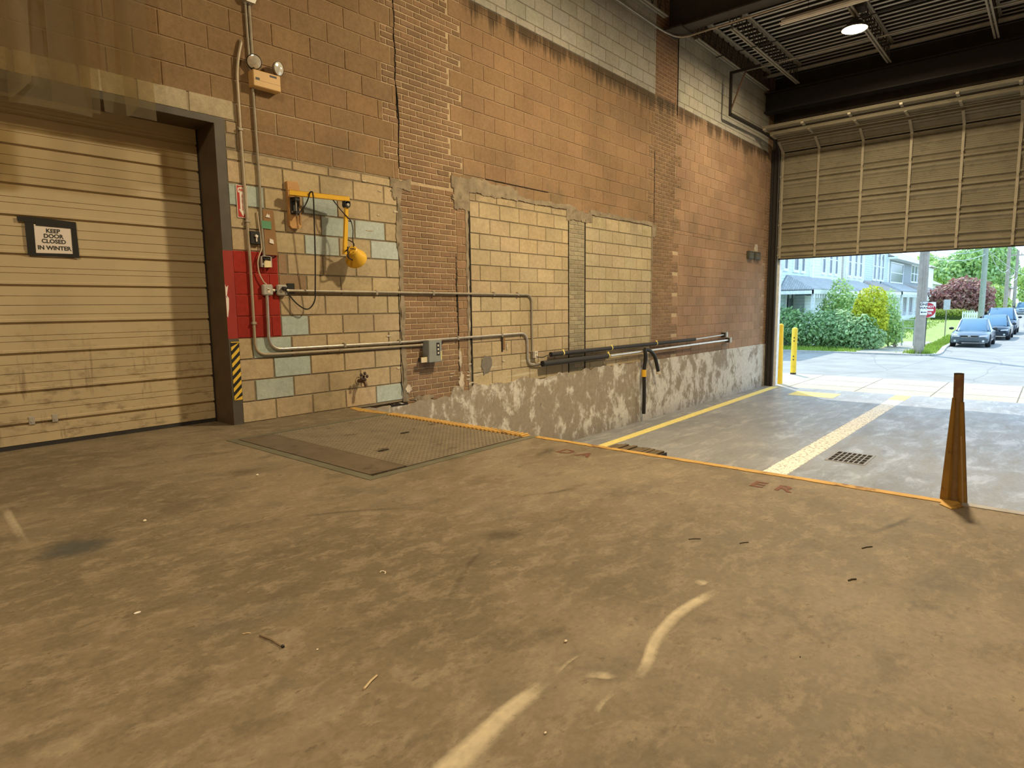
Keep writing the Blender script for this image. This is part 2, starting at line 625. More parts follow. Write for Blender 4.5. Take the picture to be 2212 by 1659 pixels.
# ------------------------------------------------------------------ the long masonry wall (every block and brick laid as relief)
BROWN = (.285, .180, .098); BRICK = (.235, .148, .086); TAN = (.425, .335, .205); GREY = (.40, .375, .315)
BLUE = (.40, .455, .42); REDP = (.29, .024, .016); GREYBR = (.30, .26, .175)
M_BROWN = (.37, .255, .155); M_BRICK = (.46, .35, .22); M_TAN = (.215, .175, .115); M_GREY = (.25, .225, .17); M_GB = (.40, .34, .23)
M_RED = (.36, .05, .035)
wall = MB()
wr = random.Random(11)
CH = .2032; BL = .4064


def jit(c, a):
    k = 1 + wr.uniform(-a, a)
    return (c[0]*k*(1+wr.uniform(-.03, .03)), c[1]*k, c[2]*k*(1+wr.uniform(-.04, .04)), 1)


def block(xa, xb, za, zb, col, d=.003, c=.004):
    if xb-xa < .025 or zb-za < .02:
        return
    q = lambda: wr.uniform(-.0018, .0018)
    o = [(xa, za), (xb, za), (xb, zb), (xa, zb)]
    i = [(xa+c+q(), za+c+q()), (xb-c+q(), za+c+q()), (xb-c+q(), zb-c+q()), (xa+c+q(), zb-c+q())]
    n = len(wall.v)
    wall.v += [(x, YW+.007, z) for x, z in o]
    dd = d + wr.uniform(-.0015, .0015)
    wall.v += [(x, YW-dd, z) for x, z in i]
    wall.face([n+4, n+5, n+6, n+7], 0, col)
    for k in range(4):
        j = (k+1) % 4
        wall.face([n+k, n+j, n+4+j, n+4+k], 0, col)


def fill(z0, z1, h, ln, xl, xr, x0, col, var=.08, gap=.011, odd=None, special=None, holes=()):
    """courses from z0 to z1; xl / xr numbers or functions of (course index, mid height)"""
    k = 0
    z = z0
    while z < z1-.012:
        zb = min(z+h, z1); zm = (z+zb)/2
        a = xl(k, zm) if callable(xl) else xl
        b = xr(k, zm) if callable(xr) else xr
        off = x0 + ((ln/2 if odd is None else odd) if k % 2 else 0)
        n = math.floor((a-off)/ln)
        while off + n*ln < b:
            xa, xb = max(a, off+n*ln), min(b, off+(n+1)*ln)
            xm = (xa+xb)/2
            c = None
            if special:
                c = special(k, xm, zm)
            if c is None:
                c = jit(col, var)
            skip = any(hx0 < xm < hx1 and hz0 < zm < hz1 for hx0, hx1, hz0, hz1 in holes)
            if not skip:
                block(xa+gap/2, xb-gap/2, z+gap/2, zb-gap/2, c)
            n += 1
        z = zb; k += 1


def mortar(x0, x1, z0, z1, col):
    wall.poly([(x0, YW+.004, z0), (x1, YW+.004, z0), (x1, YW+.004, z1), (x0, YW+.004, z1)], 0, (*col, 1))


# tan infill left of the pilaster, with the blue-painted and red-painted blocks
blues = {(2, 3.35), (1, 3.17), (0, 4.56), (4, 3.41), (3, 3.18), (8, 3.75), (9, 3.95), (9, 4.36), (8, 4.56), (10, 2.97), (10, 3.75)}


def tan_special(k, x, z):
    for kk, bx in blues:
        if kk == k and abs(bx-x) < .17:
            if x < 3.25 and 3 < k < 8: break
            return jit(BLUE, .05)
    if (k, round(x, 1)) in ((6, 3.4), (7, 3.3)):
        return jit((.30, .2, .12), .05)
    return None


def tan_l(k, z):
    return 3.245 if .8 < z < 1.63 else 2.797


fill(0, 2.438, CH, BL, tan_l, 4.755, 3.144, TAN, .10, .012, special=tan_special)
fill(2.438, 2.53, .092, BL, 2.797, 4.755, 3.05, TAN, .10, .012)
fill(.813, 1.626, CH, BL, 2.797, 3.245, 3.144, REDP, .08, .009)
mortar(2.795, 3.245, .813, 1.626, M_RED)
mortar(3.245, 4.80, .813, 1.626, M_TAN)
mortar(2.795, 4.80, -.02, .813, M_TAN); mortar(2.795, 4.80, 1.626, 2.54, M_TAN)
# over the rolling door: pale lintel blocks, brown blocks above
fill(2.785, 2.967, .182, BL, -.4, 2.90, 2.498, (.43, .37, .25), .05, .016)
fill(2.54, 2.785, .13, .18, 2.797, 2.92, 2.9, (.33, .26, .165), .08, .012)
mortar(-.4, 2.92, 2.78, 2.97, (.36, .30, .2)); mortar(2.795, 2.92, 2.54, 2.785, M_TAN)


def brl(k, z):
    return 2.92 if z < 2.967 else -4.0


def tooth(base, ext, ph):
    return lambda k, z: ext if (math.floor((z-2.54)/CH) + ph) % 2 else base


t_l = tooth(4.80, 4.60, 0); t_r = tooth(5.62, 5.83, 0)
fill(2.54, 6.85, CH, BL, brl, lambda k, z: t_l(k, z), 2.70, (.245, .158, .084), .07, .008)
mortar(-4, 4.60, 2.97, 6.85, (.33, .225, .13)); mortar(2.92, 4.60, 2.54, 2.97, (.40, .32, .21))
# left of the rolling door (out of frame)
fill(0, 2.95, CH, BL, -4.0, -.4, 0, TAN, .1, .012); mortar(-4, -.4, -.02, 2.97, M_TAN)
# first brick pilaster, toothed into the blocks
fill(2.54, 6.85, CH/3, CH, t_l, t_r, 4.78, BRICK, .13, .0105)
mortar(4.60, 5.83, 2.54, 6.85, M_BRICK)
fill(-.06, 2.54, CH/3, CH, 4.79, 5.69, 4.80, BRICK, .13, .0105)
fill(-.06, 2.54, CH/3*1.5, CH*.93, 5.69, 5.872, 5.69, (.262, .165, .095), .13, .007)
mortar(4.80, 5.90, -.08, 2.54, M_BRICK)
# brown field between the pilasters
t2 = tooth(10.83, 10.62, 1); t2r = tooth(11.68, 11.90, 1)
fill(2.54, 4.775, CH, BL, lambda k, z: t_r(k, z), lambda k, z: t2(k, z), 6.238 - CH, BROWN, .07, .008)
fill(4.775, 4.868, .093, BL, 5.83, 10.83, 6.1, BROWN, .07, .008)
mortar(5.83, 10.62, 2.54, 4.87, M_BROWN)
# grey block band above
fill(4.872, 4.975, .103, BL, 5.83, 10.826, 6.503, GREY, .06, .010)
fill(4.975, 6.85, CH, BL, 5.83, 10.826, 6.30, GREY, .06, .010)
mortar(5.83, 10.83, 4.87, 6.85, M_GREY)
# infill panels and the dirty brick strip between them
fill(.0, 2.438, CH, BL, 5.935, 8.105, 5.908, TAN, .08, .011)
fill(2.438, 2.54, .102, BL, 5.935, 8.105, 6.05, TAN, .08, .011)
mortar(5.90, 8.11, -.02, 2.54, M_TAN)
fill(.03, 2.40, CH/3, CH*.95, 8.118, 8.555, 8.16, GREYBR, .16, .010)
mortar(8.11, 8.565, -.02, 2.54, M_GB)
fill(.295, 2.53, CH, BL, 8.572, 10.75, 8.37, (.43, .355, .225), .08, .011)
fill(.03, .295, .1325, BL, 8.572, 10.75, 8.3, TAN, .1, .011)
mortar(8.565, 10.76, -.02, 2.54, M_TAN)
# second pilaster
fill(2.54, 4.872, CH/3, CH, t2, t2r, 10.8, BRICK, .12, .008)
fill(4.872, 6.85, CH/3, CH, 10.832, 11.695, 10.8, (.235, .14, .085), .12, .008)
t2lo = tooth(11.62, 11.85, 1)
fill(.03, 2.54, CH/3, CH, 10.77, t2lo, 10.8, BRICK, .12, .008)
mortar(10.62, 11.90, 2.54, 4.87, M_BRICK); mortar(10.83, 11.70, 4.87, 6.85, M_BRICK); mortar(10.76, 11.90, -.02, 2.54, M_BRICK)
# last bay by the street door
t3 = tooth(16.62, 16.82, 0)
BROWN2 = (.315, .20, .125)
fill(.03+.001, 2.54, CH, BL, t2lo, t3, 11.3, BROWN2, .09, .009)
fill(2.54, 4.775, CH, BL, t2r, t3, 11.5, BROWN2, .09, .009)
fill(4.775, 4.868, .093, BL, 11.70, 16.72, 11.9, BROWN2, .09, .009)
mortar(11.90, 16.62, -.02, 4.87, (.43, .295, .18))
fill(.03, 4.872, CH/3, CH, t3, 17.06, 16.7, BROWN2, .10, .009)
mortar(16.62, 17.1, -.02, 5.05, (.43, .295, .18))
fill(4.872, 4.975, .103, BL, 11.72, 16.74, 12.0, GREY, .05, .010)
fill(4.975, 6.3, CH, BL, 11.72, 16.74, 11.8, GREY, .05, .010)
fill(6.3, 6.85, CH/3, CH, 11.72, 16.74, 11.8, (.16, .1, .065), .1, .010)
mortar(11.70, 16.75, 4.87, 6.85, M_GREY)
fill(4.872, 6.85, CH/3, CH, 16.745, 17.06, 16.7, BROWN, .1, .009); mortar(16.75, 17.1, 5.05, 6.85, M_BROWN)


def jag(x0, x1, n, z, a, seed):
    r = random.Random(seed)
    return [(x0+(x1-x0)*i/n, z + r.uniform(-a, a)) for i in range(n+1)]


# concrete base below the dock level, its broken upper edge lapping the masonry
top = jag(4.10, 5.5, 16, -.045, .022, 1) + jag(5.58, 11.0, 60, .03, .042, 2) + [(11.05, .035), (17.08, .032)]
n = len(top)
wall.prism([(4.035, ZP-.03)] + [(4.035, -.02)] + top + [(17.08, ZP-.03)], YW-.022, YW+.02, 1)
# solid body of the wall behind the facing
for (a, b, z0, z1) in ((-4, -.05, -.02, 6.9), (2.745, 17.1, ZP-.03, 6.9), (-.05, 2.745, 2.74, 6.9)):
    wall.box(a, YW+.03, z0, b, YW+.33, z1, 0, (.2, .16, .11, 1))
wall_back = struct(wall.build('wall_back', [MAS, BASE], fix=False))
w0 = wall_back

# mortar smears, cracks and scars that belong to the wall
def blob(cx, cz, rx, rz, seed, n=34, y0=YW-.010, y1=YW+.004):
    r = random.Random(seed)
    return [(cx+math.cos(2*PI*i/n)*rx*r.uniform(.6, 1.2), cz+math.sin(2*PI*i/n)*rz*r.uniform(.6, 1.2)) for i in range(n)]


m = MB()
def strip_patch(x0, x1, z0, z1, seed, n=24, a=.03, d=.009):
    n = max(12, int((x1-x0)/.022)); rs = random.Random(seed)
    wob = [rs.uniform(0, 6.3) for _ in range(6)]
    fz = lambda x, o: a*(.6*math.sin(3.1*x+wob[o]) + .5*math.sin(11*x+wob[o+1]) + .3*math.sin(27*x+wob[o+2]))
    up = [(x, z+fz(x, 0)) for x, z in jag(x0, x1, n, z1, a*.35, seed)]; lo = [(x, z+fz(x, 3)*.6) for x, z in jag(x0, x1, n, z0, a*.3, seed+50)]
    m.prism(lo + up[::-1], YW-d-seed*.0003, YW+.004)
strip_patch(5.62, 6.9, 2.545, 2.70, 3); strip_patch(6.8, 8.3, 2.548, 2.61, 4, a=.018); strip_patch(8.05, 8.75, 2.40, 2.58, 5)
strip_patch(8.7, 10.8, 2.538, 2.60, 6, a=.015); strip_patch(5.66, 5.93, 2.32, 2.54, 7, 9, .035)
strip_patch(10.76, 10.92, 2.34, 2.58, 8, 7); strip_patch(4.66, 4.96, 2.42, 2.56, 9, 14, .03)
def vpatch(x0, x1, z0, z1, seed, n=40, a=.016, d=.009):
    l = [(x+x0, z) for z, x in [(z0+(z1-z0)*i/n, random.Random(seed*99+i).uniform(-a, a)) for i in range(n+1)]]
    r = [(x+x1, z) for z, x in [(z0+(z1-z0)*i/n, random.Random(seed*77+i).uniform(-a, a)) for i in range(n+1)]]
    m.prism(l + r[::-1], YW-d+.00025*seed, YW+.004)
vpatch(4.752, 4.815, -.03, 2.5, 1); vpatch(5.855, 5.905, .0, 2.42, 2, a=.010); vpatch(10.745, 10.785, .05, 2.4, 3, a=.008)
for i, (x, z, rx, rz) in enumerate(((4.72, 2.40, .05, .09), (5.72, 2.44, .10, .06), (4.745, 1.95, .03, .2), (5.05, -.02, .18, .04), (8.5, 2.46, .1, .06))):
    m.prism(blob(x, z, rx, rz, 30+i), YW-.0125-.0004*i, YW+.004)
struct(m.build('mortar_patch', PLASTER, wall_back))
m = MB()
for i, (x, z, rx, rz) in enumerate(((5.715, .12, .045, .14), (5.70, .42, .028, .13), (5.69, -.02, .06, .07), (4.83, .12, .05, .05), (5.88, 1.35, .014, .14), (5.885, .85, .012, .1), (6.62, .53, .012, .05))):
    m.prism(blob(x, z, rx, rz, 60+i), YW-.016, YW+.004)
r = random.Random(5)
for _ in range(26):
    x = r.choice([r.uniform(4.3, 4.75), r.uniform(5.6, 7.4), r.uniform(5.3, 6)]); z = r.uniform(-.02, 2.5) if x < 5 else r.uniform(.02, .35)
    m.prism(blob(x, z, r.uniform(.015, .05), r.uniform(.006, .014), r.random(), 9), YW-.009, YW+.004)
struct(m.build('mortar_smear', PLASTER_W, wall_back))
m = MB()
m.prism(blob(6.195, .29, .115, .145, 5, 14), YW-.012, YW+.004)
struct(m.build('cement_patch', CEMENT, wall_back))
m = MB()
def crack(pts, w, seed):
    rr = random.Random(seed)
    P = []
    for (xa, za), (xb, zb) in zip(pts[:-1], pts[1:]):
        k = max(2, int(abs(zb-za)/.07))
        for i in range(k):
            t = i/k; P.append((xa+(xb-xa)*t + rr.uniform(-.006, .006), za+(zb-za)*t))
    P.append(pts[-1])
    l = []; rg = []
    for i, (x, z) in enumerate(P):
        e = min(1, min(i, len(P)-1-i)/2+.15)
        ww = w*e*rr.uniform(.4, 1.5)
        l.append((x-ww/2, z)); rg.append((x+ww/2, z))
    m.prism(l + rg[::-1], YW-.0075, YW+.004)
crack([(4.80, 2.66), (4.80, 2.75), (4.815, 3.15), (4.79, 3.55), (4.795, 4.87)], .008, 1)
crack([(4.815, 3.1), (4.815, 3.28), (4.80, 3.42), (4.79, 3.6)], .026, 2)
crack([(5.685, .25), (5.69, .8), (5.672, 1.3), (5.675, 1.75)], .012, 3)
crack([(5.675, 1.02), (5.672, 1.24)], .03, 4)
crack([(5.72, -.20), (5.71, -.08), (5.715, .0)], .03, 5)
crack([(10.835, 2.58), (10.83, 3.2), (10.832, 3.9)], .013, 6)
m.prism(jag(6.25, 7.6, 22, 2.742, .004, 12) + jag(6.25, 7.6, 22, 2.748, .004, 13)[::-1], YW-.0075, YW+.004)
crack([(4.73, .05), (4.735, 1.3)], .010, 8)
m.box(11.694, YW-.008, 4.70, 11.722, YW+.004, 6.2)
m.box(5.908, YW-.0085, .03, 5.936, YW+.004, 2.30)
m.box(8.104, YW-.0078, .03, 8.116, YW+.004, 2.4); m.box(8.557, YW-.0078, .03, 8.572, YW+.004, 2.4)
m.box(6.508, YW-.0085, .46, 6.538, YW+.004, .66)
m.prism(jag(4.55, 4.80, 8, -.035, .012, 3) + [(4.80, -.062), (4.55, -.062)], YW-.026, YW)
struct(m.build('wall_crack', CRACK, wall_back))
m = MB(); m.box(6.54, YW-.012, .49, 6.585, YW+.004, .655, bev=.004); struct(m.build('rusty_stub', WOOD_OLD, wall_back))
# black 4 stencilled on the red paint
text_mesh('painted_number', '4', .145, BLACK, wall_back, (2.765, YW-.0085, 1.545), bold=.004)

# ------------------------------------------------------------------ dock floor, drive floor
fl = MB()
LX0, LX1, LY0, LY1 = 2.33, XE, 3.20, 5.16     # leveler pit
for (a, b, c, d) in ((-4, -7, LX0, YW+.5), (LX0, -7, XE, LY0), (LX0, LY1, XE, YW+.5)):
    fl.box(a, b, -.25, c, d, 0)
fl.box(-4, -7, ZP-.05, XE-.02, LY0, -.25); fl.box(-4, LY1, ZP-.05, XE-.02, YW+.5, -.25); fl.box(-4, LY0, ZP-.05, LX0-.05, LY1, -.25)
floor = struct(fl.build('floor', FLOOR))
dr = MB(); dr.box(XE-.05, -7, ZP-.3, 17.02, YW+.3, ZP)
drive = struct(dr.build('floor_drive', DRIVE))
# yellow nosing along the dock edge, bare beyond the guide post
tr = MB()
yy = [.40 + i*(3.2-.40)/40 for i in range(41)]
rr = random.Random(3)
tr.slab([(XE-.055+rr.uniform(-.006, .006), y) for y in yy] + [(XE+.006, 3.2), (XE+.006, .40)], -.10, .004)
tr.slab([(XE-.07, LY1+.01), (XE-.13, 5.5), (XE-.06, YW-.03), (XE+.006, YW-.03), (XE+.006, LY1+.01)], -.10, .004)
tr.slab([(XE-.10, .40), (XE-.16, .345), (XE-.08, .30), (XE+.004, .33), (XE+.006, .40)], -.01, .005)
struct(tr.build('trim_1', YEL_WORN))
tr = MB(); tr.box(XE-.05, -7, -.10, XE+.006, .31, .004)
struct(tr.build('trim_2', plain('bare_edge_angle', (.33, .31, .29), .5, .2, .25, 8)))

RIB = {}
def ribbon(pts, wl, wr_, name, mat, parent, z=.002, amp=1.0, prof=((-1, 0), (-.55, .8), (0, 1), (.55, .8), (1, 0)), n=7, taper=.12):
    """flat mark on a floor; alpha profile across, tapering at both ends"""
    pts = arc([Vector((x, y, 0)) for x, y in pts], 10, n) if len(pts) > 2 else [Vector((*pts[0], 0)).lerp(Vector((*pts[1], 0)), k/n) for k in range(n+1)]
    b = MB(); rows = []
    tot = sum((pts[i+1]-pts[i]).length for i in range(len(pts)-1)); s = 0
    al = []
    for i, p in enumerate(pts):
        if i: s += (p-pts[i-1]).length
        d = (pts[min(i+1, len(pts)-1)]-pts[max(i-1, 0)]).normalized(); nn = Vector((-d.y, d.x, 0))
        t = s/tot if tot else 0
        e = min(1, min(t, 1-t)/taper) if taper else 1
        w = wl + (wr_-wl)*t
        rows.append(len(b.v))
        for u, a in prof:
            q = p + nn*(u*w/2); b.v.append((q.x, q.y, z)); al.append(a*e*amp)
    k = len(prof)
    for i in range(len(rows)-1):
        for j in range(k-1):
            b.face([rows[i]+j, rows[i]+j+1, rows[i+1]+j+1, rows[i+1]+j])
    o = b.build(name, mat, parent, fix=False)
    me = o.data
    ca = me.color_attributes.new('Col', 'FLOAT_COLOR', 'POINT')
    buf = []
    for a in al: buf += [1, 1, 1, a]
    ca.data.foreach_set('color', buf)
    return o


flat_prof = ((-1, .85), (-.9, 1), (.9, 1), (1, .85))
PAINT_Y = m_decal('worn_yellow_line', (.78, .66, .22), .6, 20, .2, .45)
PAINT_W = m_decal('worn_white_line', (.82, .80, .72), .6, 22, .60, .74)
PAINT_Y2 = m_decal('fresh_yellow_block', (.75, .62, .16), .6, 20, .1, .3)
PALE_STREAK = m_decal('pale_streak_tone', (.50, .42, .29), .75, 60, .12, .55, .95)  # tone of the pale curved streaks on the dock floor
OIL = m_decal('oily_stain', (.075, .06, .04), .5, 7, .1, .85, .5)
SMUDGE = m_decal('blue_grey_smudge', (.085, .09, .085), .6, 11, .2, .75, .6)
RUSTY = m_decal('faded_red_letters', (.20, .075, .045), .7, 26, .30, .62, .7)
struct(ribbon([(8.0, 5.20), (16.9, 5.47)], .16, .19, 'yellow_line', PAINT_Y, drive, ZP+.002, 1, flat_prof, 40, 0))
struct(ribbon([(4.3, 2.62), (16.0, 2.57)], .30, .30, 'white_line', PAINT_W, drive, ZP+.002, 1, flat_prof, 40, 0))
struct(ribbon([(16.0, 2.57), (16.9, 2.56)], .32, .32, 'line_end', PAINT_Y2, drive, ZP+.0025, 1, flat_prof, 6, 0))
struct(ribbon([(15.55, 4.25), (16.35, 4.25)], 1.0, 1.0, 'yellow_block', PAINT_Y2, drive, ZP+.002, 1, flat_prof, 6, 0))
sharp = ((-1, 0), (-.7, .7), (-.45, 1), (.25, .85), (.6, .5), (1, 0))
sharp2 = tuple((-u, a) for u, a in sharp[::-1])
struct(ribbon([(.80, .985), (1.0, 1.005), (1.164, 1.035), (1.36, 1.03)], .115, .06, 'pale_streak', PALE_STREAK, floor, .0015, 1, sharp2, 12))
struct(ribbon([(1.35, 1.035), (1.46, 1.05), (1.53, 1.04)], .02, .012, 'pale_streak', PALE_STREAK, floor, .0015, .55, sharp, 8, .3))
struct(ribbon([(1.425, 1.0), (1.475, .915), (1.50, .905)], .045, .05, 'pale_streak', PALE_STREAK, floor, .0018, 1, sharp, 8, .35))
struct(ribbon([(1.47, .835), (1.60, .855), (1.73, .905), (1.97, .935), (2.25, .88)], .05, .065, 'pale_streak', PALE_STREAK, floor, .0015, 1, sharp2, 16, .2))
struct(ribbon([(1.29, .85), (1.36, .865), (1.42, .86)], .03, .02, 'pale_streak', PALE_STREAK, floor, .0015, .6, sharp, 8, .3))
struct(ribbon([(2.20, .985), (2.27, .96)], .06, .05, 'pale_streak', PALE_STREAK, floor, .0016, .9, sharp, 4, .4))
struct(ribbon([(.72, 4.4), (.69, 4.1), (.63, 3.35)], .06, .05, 'pale_streak', PALE_STREAK, floor, .0015, .7, sharp2, 8, .2))
struct(ribbon([(.62, 4.25), (.58, 3.9), (.545, 3.6), (.50, 3.58)], .05, .04, 'pale_streak', PALE_STREAK, floor, .0016, .55, sharp, 8, .2))
soft = ((-1, 0), (-.6, .55), (-.25, 1), (.25, 1), (.6, .55), (1, 0))
for pts, w, mt, a in (([(3.35, 2.70), (3.5, 2.80), (3.62, 2.78), (3.85, 2.92)], .16, OIL, .8), ([(2.02, 1.98), (2.27, 1.84)], .22, OIL, .75),
                      ([(.62, 3.45), (.95, 3.22)], .42, SMUDGE, 1), ([(1.75, 4.12), (2.15, 3.95)], .30, OIL, .7), ([(3.15, .62), (3.5, .5), (3.7, .47)], .05, OIL, 1),
                      ([(1.55, 3.0), (1.95, 2.75), (2.2, 2.5)], .06, OIL, .7), ([(2.5, 2.35), (2.9, 2.1), (3.15, 2.1)], .07, OIL, .7),
                      ([(1.3, 1.5), (1.7, 1.75), (2.2, 2.0)], .05, OIL, .6), ([(3.3, 1.8), (3.75, 1.3), (3.85, .9)], .35, OIL, .35), ([(2.2, .25), (2.7, .3), (3.3, .1)], .3, SMUDGE, .45),
                      ([(1.2, 1.3), (1.9, 1.2), (2.4, 1.1)], .35, OIL, .3), ([(.2, 2.2), (.7, 2.5), (1.1, 2.4)], .3, OIL, .3)):
    struct(ribbon(pts, w, w*.8, 'floor_stain', mt, floor, .0012, a, soft, 8, .35))
# what is left of the red stencilled letters along the edge
for ch, y in (('D', 2.69), ('A', 2.52), ('E', 1.28), ('R', 1.13)):
    o = text_mesh('faded_letter', ch, .17, RUSTY, floor, (3.72, y, .002), flat=True, bold=.004, rotz=-PI/2)
    me = o.data
    ca = me.color_attributes.new('Col', 'FLOAT_COLOR', 'POINT')
    ca.data.foreach_set('color', [1, 1, 1, .85 if ch in 'ER' else .7]*len(me.vertices))

# enclosing shell outside the frame
sh = MB(); sh.box(-4.25, -7, -.2, -4.0, YW+.3, 6.9); struct(sh.build('wall_left', plain('painted_block_left', (.33, .2, .12), .9)))
sh = MB(); sh.box(-4.25, -7.25, ZP-.1, 17.25, -7.0, 6.9); struct(sh.build('wall_front', plain('painted_block_front', (.34, .24, .16), .9)))
sh = MB()
sh.box(17.02, -7, ZP-.3, 17.25, -3.0, 6.9); sh.box(17.02, -3.0, 4.95, 17.25, 5.62, 6.9); sh.box(17.1, 5.60, ZP-.3, 17.25, YW+.3, 6.9)
struct(sh.build('wall_right', DARKWALL))
# ------------------------------------------------------------------ rolling dock door in the left opening
door1 = struct(thing('door_1', 'cream ribbed sectional dock door, scuffed along its bottom', 'door', (1.35, YD, 0)))
DL, DRT = -.02, 2.70
def panel_profile(z0, z1):
    """y offsets up one section: two deep grooves and four fine score lines"""
    P = [(0, z0)]
    h = z1-z0
    for f, kind in ((.13, 's'), (.283, 'g'), (.465, 's'), (.55, 's'), (.735, 'g'), (.86, 's')):
        z = z0 + h*f
        if kind == 'g':
            P += [(0, z-.013), (.016, z-.010), (.016, z+.010), (-.004, z+.012), (-.004, z+.03), (0, z+.034)]
        else:
            P += [(0, z-.004), (.005, z-.002), (.005, z+.002), (0, z+.004)]
    P += [(0, z1)]
    return P
zs = [.035, .600, 1.135, 1.67, 2.205, 2.74, 3.0]
for i in range(len(zs)-1):
    m = MB()
    pr = panel_profile(zs[i]+.002, zs[i+1]-.002) if i < 5 else [(0, zs[i]+.002), (0, zs[i+1])]
    m.prismx([(YD+y, z) for y, z in pr] + [(YD+.045, zs[i+1]+.003), (YD+.045, zs[i]-.003)], DL, DRT)
    struct(m.build('door_section', DOOR_L, door1))
m = MB(); m.box(DL, YD+.004, .0, DRT, YD+.04, .034); struct(m.build('bottom_seal', RUBBER, door1))
for x in (1.245, 1.40):
    m = MB(); m.box(x-.02, YD-.008, .185, x+.02, YD+.002, .25, bev=.003); m.cyl((x, YD-.012, .21), (x, YD-.006, .21), .009, 8)
    struct(m.build('latch_plate', BOXSTEEL, door1))
m = MB()
m.box(2.695, YD-.02, 0, 2.73, YD+.06, 2.8); m.box(DL-.05, YD-.02, 0, DL-.01, YD+.06, 2.8)
struct(m.build('door_track', STEEL_BK, door1))
# steel channel frame lining the opening
fr = struct(thing('trim_3', 'dark grey steel channel frame around the dock door', 'door frame', (2.75, YW, 0)))
m = MB()
m.box(2.705, YW-.014, 0, 2.797, YW-.002, 2.79); m.box(-.14, YW-.014, 0, -.02, YW-.002, 2.79)
m.box(-.02, YW-.014, 2.732, 2.705, YW-.002, 2.79)
struct(m.build('frame_face', FRAME_MT, fr))
m = MB()
m.box(2.703, YW-.010, 0, 2.745, YD+.12, 2.74); m.box(-.06, YW-.010, 0, -.018, YD+.12, 2.74)
m.box(-.06, YW-.010, 2.737, 2.745, YD+.12, 2.775)
struct(m.build('frame_reveal', plain('brown_reveal_steel', (.10, .072, .045), .55, .1, .25, 5, dirt=((.13, .045, .03), 3, .6)), fr))
m = MB(); m.box(2.703, YW-.0152, .813, 2.797, YW-.0135, 1.62)
struct(m.build('red_paint', plain('red_wall_paint', REDP, .6, 0, .12, 6), fr))
m = MB()
for (z0, z1, k) in ((1.20, 1.335, 0), (1.02, 1.215, 1)):
    m.prism([(2.7055, z0), (2.7055, z1-.02), (2.716, z1-.05 if k == 0 else z1), (2.733, z1-.03), (2.727, z0+.07), (2.713, z0-.01)], YW-.0165, YW-.0148)
struct(m.build('torn_sticker', WHITE, fr))
# hazard tape on the frame
hz = thing('hazard_tape', 'black and yellow striped hazard tape curling off the grey door frame', 'tape', (2.75, YW-.016, .24))
m = MB(); m2 = MB()
z0, z1 = .235, .775
xa, xb = 2.722, 2.799
nst = 7; hgt = (z1-z0)/nst; sk = .075
for i in range(-2, nst*2+2):
    a = z0 + i*hgt/1.0*.5*1.0; b = a + hgt*.5
    pl = [(xa, a), (xb, a+sk), (xb, b+sk), (xa, b)]
    pl = [(x, min(max(z, z0), z1)) for x, z in pl]
    if pl[1][1]-pl[0][1] == 0 and pl[2][1]-pl[3][1] == 0 and abs(pl[3][1]-pl[0][1]) < 1e-6: continue
    (m if i % 2 else m2).prism(pl, YW-.0178, YW-.0150)
m2.box(xa, YW-.022, z1, xb, YW-.012, z1+.008)
m.build('black_stripe', BLACK, hz); m2.build('yellow_stripe', plain('hazard_yellow', (.70, .46, .05), .5, 0, .1, 12), hz)
# notice taped to the door
sg = thing('paper_notice', 'white paper notice framed in black tape on the dock door', 'sign', (1.51, YD-.012, 1.54))
m = MB(); m.prism([(1.383, 1.545), (1.632, 1.55), (1.640, 1.762), (1.385, 1.768)], YD-.014, YD-.012); m.build('paper', WHITE, sg)
m = MB()
m.prism([(1.330, 1.525), (1.384, 1.523), (1.388, 1.80), (1.330, 1.80)], YD-.017, YD-.0142)
m.prism([(1.632, 1.518), (1.676, 1.518), (1.672, 1.80), (1.634, 1.80)], YD-.017, YD-.0142)
m.prism([(1.285, 1.783), (1.40, 1.779), (1.40, 1.758), (1.672, 1.752), (1.673, 1.808), (1.37, 1.822), (1.283, 1.818)], YD-.0185, YD-.0150)
m.prism([(1.384, 1.523), (1.632, 1.523), (1.632, 1.548), (1.384, 1.545)], YD-.0165, YD-.0145)
m.build('black_tape', BLACK, sg)
INK = plain('sign_ink', (.03, .03, .03), .7, bump=0)
for s, z in (('KEEP', 1.722), ('DOOR', 1.681), ('CLOSED', 1.640), ('IN WINTER', 1.588)):
    text_mesh('lettering', s, .044, INK, sg, (1.510, YD-.0148, z), bold=.0014)

# ------------------------------------------------------------------ big sectional street door, half raised
door2 = struct(thing('door_2', 'tan ribbed overhead street door, half raised', 'door', (XD, 1.3, 2.2)))
DY0, DY1 = -3.0, 5.54
secs = [2.215, 2.494, 3.062, 3.661, 4.256, 4.863]
def rib_profile(z0, z1):
    h = z1-z0
    if h > .3:
        P = [(.004, 0), (-.004, .045), (-.012, .06), (-.050, .10), (-.040, .155), (-.012, .172)]
        for f in (.25, .32, .39, .45):
            P += [(-.012, f-.012), (-.006, f), (-.012, f+.012)]
        P += [(-.010, .488), (.002, .50), (-.008, .52), (-.020, .60), (-.052, .67), (-.042, .75), (-.012, .775), (.002, .80), (-.012, .815), (-.052, .855), (-.042, .93), (-.010, .957), (.006, .972), (.006, 1)]
    else:
        P = [(0, 0), (-.026, .02), (-.026, .08), (-.004, .10), (-.010, .16), (-.038, .27), (-.030, .40), (-.012, .46), (.002, .50), (-.012, .54), (-.038, .64), (-.030, .80), (-.010, .90), (.006, .94), (.006, 1)]
    return [(x, z0+h*f) for x, f in P]
stile_y = [5.50, 4.66, 3.70, 2.73, 1.775, .805, -.16, -1.1, -2.05]
